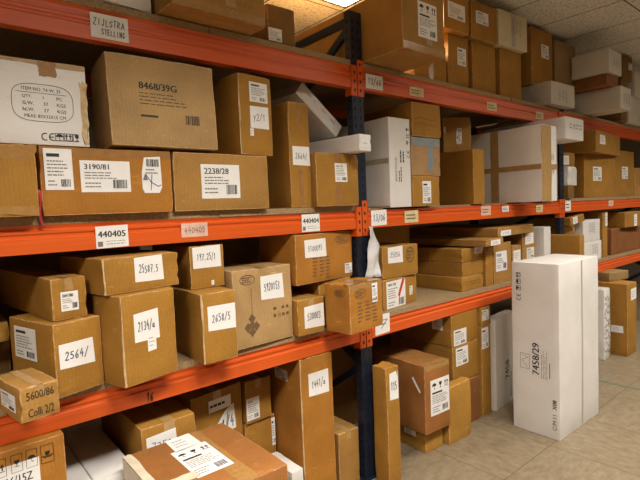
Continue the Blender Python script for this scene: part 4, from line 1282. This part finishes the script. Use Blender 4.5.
vs, fs = [], []
for j in range(13):
    t = j / 12
    z = 1.775 - .142 * t
    x = .352 + .010 * t + .004 * math.sin(t * 7)
    hw = .007 - .002 * t
    y = -.030 + .018 * t - .004 * math.sin(t * 6)
    vs += [(x - hw, y, z), (x + hw, y + .002, z), (x + hw, y + .005, z), (x - hw, y + .003, z)]
for j in range(12):
    for i in range(4):
        a, b_ = j * 4 + i, j * 4 + (i + 1) % 4
        fs.append([a, b_, b_ + 4, a + 4])
fs += [[3, 2, 1, 0], [48, 49, 50, 51]]
o = link('ribbon', mesh_from('ribbon', vs, fs, None, True), 'strap_red')
tag(o, 'red ribbon dangling between two brown boxes over the middle beam', 'ribbon')

# ------------------------------------------------------------------ room
X0, X1, Y0, Y1, ZC = -3.0, 10.5, -5.0, 4.5, 3.29


def slab(name, x0, x1, y0, y1, z0, z1, mat):
    mb = MB()
    mb.box(x0, x1, y0, y1, z0, z1)
    return structure(mb.build(name, mat))


slab('floor', X0, X1, Y0, Y1, -.1, 0, 'vinyl_floor')
slab('ceiling', X0, X1, Y0, Y1, ZC, ZC + .1, 'ceiling_tile')
slab('wall_back', X0, X1, Y1, Y1 + .1, 0, ZC, 'wall_paint')
slab('wall_front', X0, X1, Y0 - .1, Y0, 0, ZC, 'wall_paint')
slab('wall_left', X0 - .1, X0, Y0, Y1, 0, ZC, 'wall_paint')
slab('wall_right', X1, X1 + .1, Y0, Y1, 0, ZC, 'wall_paint')
mb = MB()
mb.box(4.672, 4.692, -4.0, -.02, 0, .0012)
structure(mb.build('trim_1', 'line_green'))


def ceiling_light(x, y, w, d, label, mat='lamp_diffuser', watts=33.0, spread=131):
    t = bpy.data.objects.new('ceiling_light', None)
    COL.objects.link(t)
    t.location = (x, y, ZC)
    tag(t, label, 'ceiling light', 'ceiling light panels')
    mb = MB()
    for a in ((-w / 2, w / 2, -d / 2, -d / 2 + .02), (-w / 2, w / 2, d / 2 - .02, d / 2), (-w / 2, -w / 2 + .02, -d / 2 + .02, d / 2 - .02), (w / 2 - .02, w / 2, -d / 2 + .02, d / 2 - .02)):
        mb.box(*a, -.022, -.0005)
    mb.build('frame', 'lamp_frame', t)
    mb = MB()
    mb.box(-w / 2 + .02, w / 2 - .02, -d / 2 + .02, d / 2 - .02, -.018, -.0005)
    mb.build('diffuser', mat, t)
    li = bpy.data.lights.new('panel_light', 'AREA')
    li.shape = 'RECTANGLE'
    li.size, li.size_y = w - .06, d - .06
    li.energy = watts
    li.color = (1.0, .945, .85)
    li.spread = math.radians(spread)
    lo = bpy.data.objects.new('panel_light', li)
    COL.objects.link(lo)
    lo.location = (x, y, ZC - .03)


for x, words in ((-1.4, 'over the near left end of the aisle'), (1.0, 'over the aisle in front of the blue post'), (3.4, 'over the aisle beside the standing white carton'), (5.8, 'over the far part of the aisle'), (8.2, 'at the far end of the aisle')):
    ceiling_light(x, -1.95, 1.2, .6, 'lit white ceiling panel ' + words, watts=46.0 if x < 2 else 30.0)
ceiling_light(2.47, .54, .6, .6, 'bright ceiling panel above the rack top by the blue post', 'lamp_diffuser_rear', 34.0, 170)

w_ = bpy.data.worlds.new('world')
w_.use_nodes = True
w_.node_tree.nodes['Background'].inputs['Color'].default_value = (1.0, .85, .65, 1)
w_.node_tree.nodes['Background'].inputs['Strength'].default_value = 0.02
scene.world = w_

# ------------------------------------------------------------------ camera
cam = bpy.data.cameras.new('camera')
cam.sensor_width = 36.0
cam.lens = 27.056
cam.clip_start = .05
co = bpy.data.objects.new('camera', cam)
COL.objects.link(co)
rot = Matrix(((0.7640006791120165, 0.07066672948156523, -0.6413339034081674), (-0.6439811575434911, 0.02206377161045023, -0.764723125524047), (-0.03989023746886852, 0.9972559367217131, 0.06236477874550755)))
co.matrix_world = Matrix.Translation((0, -2.03, 1.66)) @ rot.to_4x4()
scene.camera = co
